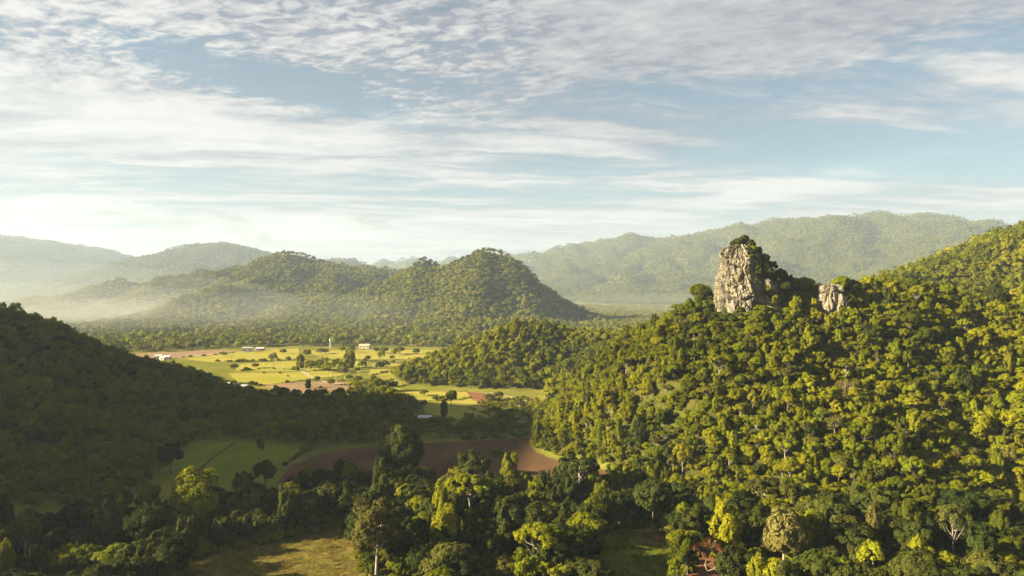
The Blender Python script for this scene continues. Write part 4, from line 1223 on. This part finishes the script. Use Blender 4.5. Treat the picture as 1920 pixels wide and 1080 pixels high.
# trees of the sunlit pasture
PASTURE = [(563, 690, 1.0, 'tall0'), (600, 695, 0.95, 'round0'), (617, 698, 0.95, 'round1'), (582, 694, 0.9, 'round2'), (640, 694, 0.8, 'round3'), (655, 690, 1.35, 'tall1'), (680, 692, 0.8, 'bround0'), (690, 676, 0.55, 'round4'),
           (716, 682, 0.9, 'open0'), (713, 692, 0.7, 'dround1'), (735, 674, 0.45, 'round0'), (767, 673, 0.35, 'bush0'), (706, 735, 1.0, 'round2'), (735, 734, 0.78, 'dround0'), (688, 732, 0.8, 'oround0'), (665, 730, 0.7, 'round1'),
           (750, 664, 0.9, 'round1'), (740, 666, 0.8, 'round3'), (513, 688, 0.9, 'oopen0'), (514, 692, 0.4, 'bush1'), (408, 678, 0.6, 'bush0'), (432, 679, 0.6, 'bush1'), (446, 679, 0.7, 'bush2'), (464, 679, 0.6, 'bush0'),
           (540, 706, 0.35, 'bush1'), (578, 728, 0.55, 'dtall0'), (796, 742, 0.45, 'round1'), (935, 750, 0.6, 'round0'), (915, 752, 0.55, 'oround0'), (830, 664, 0.6, 'round3'), (815, 672, 0.5, 'round2'),
           (460, 692, 0.5, 'bush1'), (440, 694, 0.6, 'round0'), (760, 700, 0.4, 'bush2'), (780, 712, 0.45, 'bush0'), (765, 720, 0.5, 'round4'), (600, 664, 0.7, 'round2'), (610, 663, 0.6, 'round1'), (575, 668, 0.8, 'round4'), (590, 690, 0.7, 'round3'), (608, 691, 0.8, 'open1'), (628, 688, 0.75, 'round4'), (645, 700, 0.55, 'oround0'), (668, 698, 0.5, 'round2'), (725, 688, 0.5, 'round1'), (540, 676, 0.45, 'round2'), (480, 690, 0.5, 'round1'), (495, 700, 0.4, 'bush2'), (525, 700, 0.4, 'bush0'), (620, 722, 0.5, 'round0'), (600, 728, 0.45, 'bush1'), (745, 705, 0.5, 'round0'), (770, 690, 0.45, 'open0'), (785, 684, 0.5, 'round3'), (700, 715, 0.55, 'round4'), (672, 716, 0.5, 'oround0'), (655, 712, 0.45, 'round1'), (725, 718, 0.5, 'bush1'), (640, 660, 0.7, 'round1'), (660, 661, 0.8, 'round3'), (705, 662, 0.7, 'round0'), (720, 663, 0.8, 'round2'), (780, 664, 0.7, 'round4'), (530, 664, 0.6, 'round1'), (420, 668, 0.5, 'round0'), (945, 790, 0.45, 'oround0'), (960, 800, 0.5, 'bush1'), (958, 772, 0.45, 'bush2'), (975, 765, 0.45, 'oround0')]
count_ = {}
for i, (px_, py_, s, k_) in enumerate(PASTURE):
    fm = FORM[k_.rstrip('0123456789')]
    zn = 'in the grove in mid-pasture' if 575 <= px_ <= 700 and 685 < py_ < 700 else ('by the track near the shaded wood' if py_ > 715 and px_ < 800 else ('beside the bright meadow' if py_ > 735 else ('at the left side of the yellow pasture' if px_ < 560 else 'scattered across the far pasture')))
    same = sorted(p[0] for p in PASTURE if FORM[p[3].rstrip('0123456789')][1] == fm[1] and (p[0], p[1]) != (px_, py_) and abs(p[0] - px_) < 400)
    c_ = count_.get((fm[1], zn), 0); count_[(fm[1], zn)] = c_ + 1
    o_ = hero(k_, px_, py_, (s * 1.25, s * 1.2, s * 1.05), i * 1.3, fm[0], '%s %s %s' % (fm[1], fm[2], zn), fm[2])
    o_['group'] = '%s %s %s' % (fm[1], fm[2] + ('es' if fm[2] == 'bush' else 's'), zn)
    o_['px'] = px_
    if 'open' not in k_ and 'bush' not in k_: o_.location.z -= 1.8 * s
# number look-alikes from the left so that each label points at one of them
by_label = {}
for o_ in [o for o in bpy.data.objects if o.get('px') is not None]: by_label.setdefault(o_['label'], []).append(o_)
for lb, os_ in by_label.items():
    os_.sort(key=lambda o: o['px'])
    for q, o_ in enumerate(os_):
        if len(os_) > 1 and q < 20:
            o_['label'] = ('leftmost ' if q == 0 else ('rightmost ' if q == len(os_) - 1 else ['', 'second ', 'third ', 'fourth ', 'fifth ', 'sixth ', 'seventh ', 'eighth ', 'ninth ', 'tenth ', 'eleventh ', 'twelfth ', 'thirteenth ', 'fourteenth ', 'fifteenth ', 'sixteenth ', 'seventeenth ', 'eighteenth ', 'nineteenth ', 'twentieth '][q])) + lb + (' from the left' if 0 < q < len(os_) - 1 else '')
        del o_['px']

# bare trees
def bare_tree(px, py, s, seed, h, barkm, leafm, label, spread=0.45, leaf=0.12, per=5, up=0.55):
    V, F, ends = twig_tree(seed, h, 0.2, spread, 4, up)
    g = np.random.default_rng(seed)
    C = np.concatenate([e[0] + g.normal(size=(per, 3)) * 0.28 for e in ends])
    cv, cf = cards(C, g.normal(size=C.shape) + np.array((0, 0, .5)), leaf, g, 0.5)
    e = bpy.data.objects.new('bare_tree', None); COL.objects.link(e)
    loc = at(px, py) if len((px, py)) == 2 else None
    e.location = loc; e.scale = (s, s, s); e['label'] = label; e['category'] = 'tree'
    link('trunk', mesh_np('bare_trunk', V, F, [barkm], smooth=True), parent=e)
    link('crown', mesh_np('bare_crown', cv, cf, [leafm]), parent=e)
    return e


bare_tree(1325, 1095, 0.9, 31, 10.0, BARK_DRY, LEAF_RED, 'leafless fan-shaped tree with reddish twigs beside the green clearing', 0.5, 0.13, 16)
b = bare_tree(1200, 1000, 1.0, 33, 9.5, BARK_DRY, LEAF_OLIVE, 'dry tan leafless tree halfway up the rocky hill', 0.4, 0.13, 5)
bx, by = 103.0, 212.0
b.location = (bx, by, float(relief(bx, by)) + 0.5)

# pale bare poles of dead trees by the valley wood
for q, (px_, py_, hh) in enumerate([(763, 768, 8), (772, 775, 9), (775, 772, 8), (620, 668, 6)]):
    x_, y_, z_ = at(px_, py_)
    V, F = tube([(0, 0, -.4), (0.1, 0, hh * .5), (0.05, 0.1, hh)], [.14, .11, .05], 6)
    V2, F2 = tube([(0.1, 0, hh * .55), (0.7, 0.1, hh * .75)], [.06, .03], 4)
    link('dead_trunk', mesh_np('dead_trunk', *merge([(V, F), (V2, F2)]), [BARK_PALE], smooth=True), loc=(x_, y_, z_), label=['leftmost', 'middle', 'rightmost'][q] + ' bare pale dead trunk at the edge of the shaded valley wood' if q < 3 else 'bare pale dead trunk near the red-roofed house', cat='tree trunk', group='dead trunks by the valley wood' if q < 3 else None)


# ------------------------------------------------------------------ houses, sheds, water tower
def house(px, py, w, d, h, roof_h, wallm, roofm, label, name='house', rz=0.0, z_up=0.0, flat=False):
    if py < 690: w, d, h, roof_h = w * 0.58, d * 0.7, h * 0.7, roof_h * 0.7
    x, y = gnd(px, py)
    e = bpy.data.objects.new(name, None); COL.objects.link(e)
    e.location = (x, y, float(relief(x, y)) + z_up); e.rotation_euler = (0, 0, rz)
    e['label'] = label; e['category'] = 'house' if name == 'house' else 'shed'
    link('wall', mesh_np('wall', *box(-w / 2, w / 2, -d / 2, d / 2, -0.4, h), [wallm]), parent=e)
    o = 0.5
    if flat:
        V, F = box(-w / 2 - o, w / 2 + o, -d / 2 - o, d / 2 + o, h + 0.01, h + 0.35)
        link('roof', mesh_np('roof', V, F, [roofm]), parent=e)
    else:
        V = np.array([(-w / 2 - o, -d / 2 - o, h - .1), (w / 2 + o, -d / 2 - o, h - .1), (w / 2 + o, d / 2 + o, h - .1), (-w / 2 - o, d / 2 + o, h - .1), (-w / 2 - o, 0, h + roof_h), (w / 2 + o, 0, h + roof_h)], float)
        me = bpy.data.meshes.new('roof')
        me.from_pydata([tuple(v) for v in V], [], [(0, 1, 5, 4), (2, 3, 4, 5), (1, 2, 5), (3, 0, 4), (3, 2, 1, 0)]); me.materials.append(roofm)
        link('roof', me, parent=e)
    k_ = max(1, int(w // 3.2))
    for i in range(k_):
        cx = -w / 2 + (i + 0.5) * w / k_
        if i == k_ // 2:
            link('door', mesh_np('door', *box(cx - .5, cx + .5, -d / 2 - .06, -d / 2 + .1, 0, 2.05), [M_DOOR]), parent=e)
        else:
            wd = link('window', mesh_np('window', *box(cx - .65, cx + .65, -d / 2 - .07, -d / 2 + .1, 0.95, 2.15), [M_GREYROOF]), parent=e)
            link('pane', mesh_np('pane', *box(cx - .55, cx + .55, -d / 2 - .09, -d / 2 + .1, 1.05, 2.05), [M_PANE]), parent=wd)
    return e


house(464, 659, 15, 9, 5.0, 0, M_WHITE, M_WHITE, 'white flat-roofed house at the back of the yellow pasture', rz=0.25, flat=True)
house(488, 657, 12, 8, 3.0, 1.5, M_POSTD, M_GREYROOF, 'low brown house right of the white flat-roofed one', rz=0.1)
house(684, 653, 17, 8, 4.0, 2.2, M_CREAM, M_TILE, 'house with long red roof among trees beyond the pasture', rz=-0.1)
house(298, 672, 9, 7, 3.2, 1.6, M_WHITE, M_GREYROOF, 'small white house left of the other two beside the left hill', rz=0.3)
house(306, 675, 7, 6, 2.8, 1.4, M_WHITE, M_WHITE, 'tiny white house in the middle of three beside the left hill', rz=-0.2)
house(314, 673, 8, 6, 3.0, 1.5, M_CREAM, M_GREYROOF, 'pale cream house right of two white ones beside the left hill', rz=0.1)
house(838, 668, 9, 6, 3.0, 1.3, M_CREAM, M_GREYROOF, 'grey-roofed house by the left foot of the wooded knoll', rz=-0.3)
house(846, 664, 8, 6, 3.0, 1.3, M_WHITE, M_GREYROOF, 'white house tucked behind the left foot of the wooded knoll', rz=0.2)
house(795, 694, 8, 5, 2.4, 0.9, M_CREAM, M_WHITE, 'open pasture shed with pale roof', name='shed', rz=0.1)
house(797, 794, 5.2, 3.6, 2.6, 0.7, M_POSTD, M_GREYROOF, 'grey-roofed shed at the edge of the shaded wood', name='shed', rz=0.1, z_up=0.4)
house(438, 731, 6, 4.5, 2.8, 0.9, M_CREAM, M_WHITE, 'left pale-roofed hut in the shaded wood by the pasture', name='hut', rz=0.15, z_up=1.0)
house(456, 735, 7, 4.5, 2.8, 0.9, M_WHITE, M_GREYROOF, 'right white-walled hut in the shaded wood by the pasture', name='hut', rz=-0.1, z_up=0.6)
house(451, 906, 1.5, 1.4, 1.2, 0.5, M_WHITE, M_WHITE, 'tiny white field hut at the near end of the crop field', name='hut', rz=0.4)
for o_ in bpy.data.objects:
    if o_.name.startswith('hut') and o_.parent is None: o_['category'] = 'hut'

x_, y_, z_ = at(619, 652)
e = bpy.data.objects.new('water_tower', None); COL.objects.link(e); e.location = (x_, y_, z_)
e.scale = (0.7, 0.7, 0.95)
e['label'] = 'slim white water tower above the trees beyond the pasture'; e['category'] = 'water tower'
for q, (ax, ay) in enumerate(((-1, -1), (1, -1), (1, 1), (-1, 1))):
    link('leg', mesh_np('leg', *tube([(ax * .9, ay * .9, -.3), (ax * .7, ay * .7, 7)], [.2, .18], 6), [M_WHITE]), parent=e)
V, F = tube([(0, 0, 7.0), (0, 0, 7.05), (0, 0, 9.2), (0, 0, 9.7)], [0.1, 1.2, 1.2, 0.1], 14)
link('tank', mesh_np('tank', V, F, [M_WHITE]), parent=e)

# fence posts along the pasture lines
post_v, post_f = tube([(0, 0, -.3), (0, 0, 2.3), (0, 0, 2.4)], [.13, .12, .02], 6)
post_me = mesh_np('fence_post', post_v, post_f, [M_POST])
for q, (px_, py_) in enumerate([(494, 686), (505, 688), (532, 690), (562, 694), (578, 706), (598, 709), (604, 710), (620, 707), (630, 711), (646, 712), (655, 699), (672, 702), (324, 672), (356, 668), (365, 667), (394, 664)]):
    x_, y_, z_ = at(px_, py_)
    road = px_ < 400
    link('fence_post', post_me, loc=(x_, y_, z_), label=(['leftmost', 'second', 'third', 'rightmost'][q - 12] + ' white marker post beside the pale far road') if road else ['first', 'second', 'third', 'fourth', 'fifth', 'sixth', 'seventh', 'eighth', 'ninth', 'tenth', 'eleventh', 'last'][q] + ' pale pasture fence post counting from the left', cat='post', group='marker posts by the road' if road else 'pasture fence posts')

# hedge lines between the pasture strips: rough growth nobody could count
hp, hs = [], []
g = np.random.default_rng(77)
for line in ([(400, 678), (470, 679), (560, 675), (690, 676)], [(440, 697), (510, 690), (570, 696), (650, 692)], [(440, 716), (490, 724), (560, 715), (610, 713)], [(690, 678), (760, 681), (810, 678)], [(690, 706), (740, 694), (800, 696)],
             [(740, 727), (800, 721), (868, 727)], [(330, 671), (380, 668), (440, 661)], [(800, 752), (850, 750), (885, 746)], [(630, 716), (670, 712), (720, 716), (760, 712)], [(830, 826), (900, 823), (995, 818)],
             [(532, 876), (560, 850), (590, 842)], [(640, 722), (700, 726), (745, 735)], [(880, 765), (920, 780), (960, 795), (990, 812)], [(900, 745), (940, 755), (985, 770)], [(890, 800), (930, 812), (980, 812)]):
    L = [np.array(gnd(*p)) for p in line]
    for a, b_ in zip(L[:-1], L[1:]):
        n = int(np.linalg.norm(b_ - a) / 0.9)
        for q in range(n):
            p = a + (b_ - a) * (q + g.random()) / n + g.normal(size=2) * 0.5
            if perlin(p[0] / 9, p[1] / 9) < -0.22: continue
            hp.append((p[0], p[1], float(0))); s = g.uniform(0.10, 0.30) * (g.uniform(1.8, 3.2) if g.random() < 0.16 else 1); hs.append((s, s, s))
hedge_coll = proto_collection(['bush0', 'bush1', 'bush2'])
hp = np.array(hp); hp[:, 2] = relief(hp[:, 0], hp[:, 1])
scatter('hedge_growth', hp, g.uniform(0, 6.28, len(hp)), np.array(hs), g.integers(0, 3, len(hp)), hedge_coll, 'rough low growth along the field boundaries', 'undergrowth')

# scrub on open ground between meadow, knoll and hill
XX, YY = jitter_grid(-60, 60, 240, 430, 2.6, g)
ZZ = relief(XX, YY); PX, PY = proj(XX, YY, ZZ)
sel = in_poly(PX, PY, [(890, 752), (960, 748), (1010, 745), (1005, 815), (960, 818), (900, 800), (940, 785), (900, 762)]) & (fbm(XX / 8, YY / 8, 2) > -0.1) & (ZZ < 1)
sel |= in_poly(PX, PY, [(640, 690), (760, 704), (790, 716), (740, 722), (690, 722), (640, 708)]) & (fbm(XX / 8, YY / 8, 2) > 0.05)
n = int(sel.sum())
s = g.uniform(0.2, 0.55, n)
scatter('meadow_scrub', np.stack([XX[sel], YY[sel], ZZ[sel]], 1), g.uniform(0, 6, n), np.stack([s, s, s], 1), g.integers(0, 3, n), hedge_coll, 'scrub on the open ground between meadow and knoll', 'undergrowth')

# undergrowth under the woods near the camera
XX, YY = jitter_grid(-150, 230, 100, 330, 2.5, g)
ZZ = relief(XX, YY); PX, PY = proj(XX, YY, ZZ)
c_ = np.zeros(len(XX), bool)
for c in CLEARINGS: c_ |= in_poly(PX, PY, c)
sel = ((in_poly(PX, PY, BELT) & (ZZ < 1)) | ((ZZ >= 0.4) & (XX > 6)) | in_poly(PX, PY, HILLFOOT)) & ~c_ & (np.abs(XX / YY) < 0.85) & ~in_poly(XX, YY, [tuple(p) for p in pw])
n = int(sel.sum()); s = g.uniform(0.3, 0.8, n)
scatter('undergrowth', np.stack([XX[sel], YY[sel], ZZ[sel]], 1), g.uniform(0, 6, n), np.stack([s, s, s], 1), g.integers(0, 3, n), hedge_coll, 'undergrowth on the floor of the near woods', 'undergrowth')

# grass of the two clearings
tv, tf = [], []
for q in range(26):
    a = g.uniform(0, 6.28); r_ = g.uniform(0, .45); b0 = np.array((math.cos(a) * r_, math.sin(a) * r_, 0)); tip = b0 + np.array((g.normal() * .18, g.normal() * .18, g.uniform(.25, .6)))
    w_ = np.array((math.cos(a + 1.5), math.sin(a + 1.5), 0)) * 0.035
    b_ = len(tv); tv += [b0 - w_, b0 + w_, (b0 + tip) / 2 + w_ * .7, tip]; tf.append((b_, b_ + 1, b_ + 2, b_ + 3))


def tuft_coll(nm, m):
    c = bpy.data.collections.new('tuft_' + nm)
    c.objects.link(bpy.data.objects.new('tuft_' + nm, mesh_np('tuft_' + nm, np.array(tv), np.array(tf), [m])))
    return c


M_STRAW = leaf_mat('straw', [(0.20, 0.135, 0.030), (0.15, 0.125, 0.026), (0.09, 0.095, 0.016)], 0.35, (0.25, 0.18, 0.05))
for (poly, nm, m, lb) in ((CLEARINGS[0], 'dry_grass', M_STRAW, 'tufts of golden grass in the foreground clearing'), (CLEARINGS[1], 'green_grass', LEAF, 'short green grass in the shaded clearing')):
    XX, YY = jitter_grid(-80, 60, 100, 180, 0.62, g)
    PX, PY = proj(XX, YY, XX * 0)
    sel = in_poly(PX, PY, poly) & (fbm(XX / 3, YY / 3, 2) > -0.25) & (PY < 1140)
    n = int(sel.sum()); s = g.uniform(0.5, 1.2, n) * (1 + 0.7 * fbm(XX[sel] / 5, YY[sel] / 5, 2))
    scatter(nm, np.stack([XX[sel], YY[sel], XX[sel] * 0], 1), g.uniform(0, 6, n), np.stack([s, s, s], 1), np.zeros(n, int), tuft_coll(nm, m), lb, 'grass')

# ------------------------------------------------------------------ air
hz = box(-6400, 6400, -600, 6500, -1.5, 600)
hm, ht, hout = new_mat('haze_air')
pv_ = ht.nodes.new('ShaderNodeVolumePrincipled')
pv_.inputs['Color'].default_value = (0.55, 0.69, 0.90, 1)
pv_.inputs['Density'].default_value = 0.000098
pv_.inputs['Anisotropy'].default_value = 0.12
ht.links.new(pv_.outputs[0], hout.inputs['Volume'])
haze = link('haze', mesh_np('haze', hz[0], hz[1], [hm]), kind='stuff', label='pale haze filling the valley air')
mm, mt_, mout = new_mat('mist_air')
mv_ = mt_.nodes.new('ShaderNodeVolumePrincipled')
mv_.inputs['Color'].default_value = (0.78, 0.84, 0.90, 1)
mv_.inputs['Density'].default_value = 0.00017
mv_.inputs['Anisotropy'].default_value = 0.1
mt_.links.new(mv_.outputs[0], mout.inputs['Volume'])
BANKS = [(-380, 1060, 330, 200, 24, 'soft bank of mist at the foot of the rounded hills'), (-390, 1080, 400, 240, 40, 'thinner mist rising over the bank by the rounded hills'),
         (-690, 960, 330, 260, 32, 'pale bank of mist beyond the dark hill on the left'), (-730, 1000, 400, 320, 56, 'thinner mist rising beyond the dark hill on the left'), (-780, 1040, 480, 380, 88, 'faint upper veil of mist beyond the dark left hill'),
         (330, 1450, 380, 300, 36, 'thin bank of mist right of the cone-shaped hill')]
for mx_, my_, rx_, ry_, rz_, lb in BANKS:
    th_ = np.linspace(0, 2 * np.pi, 49)[:-1]; ph_ = np.linspace(0.05, np.pi - 0.05, 15)
    V = np.array([(rx_ * math.sin(p) * math.cos(t), ry_ * math.sin(p) * math.sin(t), rz_ * math.cos(p)) for p in ph_ for t in th_])
    F = np.array([(i * 48 + j, (i + 1) * 48 + j, (i + 1) * 48 + (j + 1) % 48, i * 48 + (j + 1) % 48) for i in range(14) for j in range(48)])
    me = bpy.data.meshes.new('mist')
    me.from_pydata([tuple(v) for v in V], [], [tuple(int(q) for q in f) for f in F] + [tuple(range(47, -1, -1))[::-1], tuple(14 * 48 + q for q in range(47, -1, -1))])
    me.materials.append(mm)
    for p in me.polygons: p.use_smooth = True
    link('mist', me, loc=(mx_, my_, 14), kind='stuff', label=lb)
print('objects', len(bpy.data.objects), 'near trees', N)
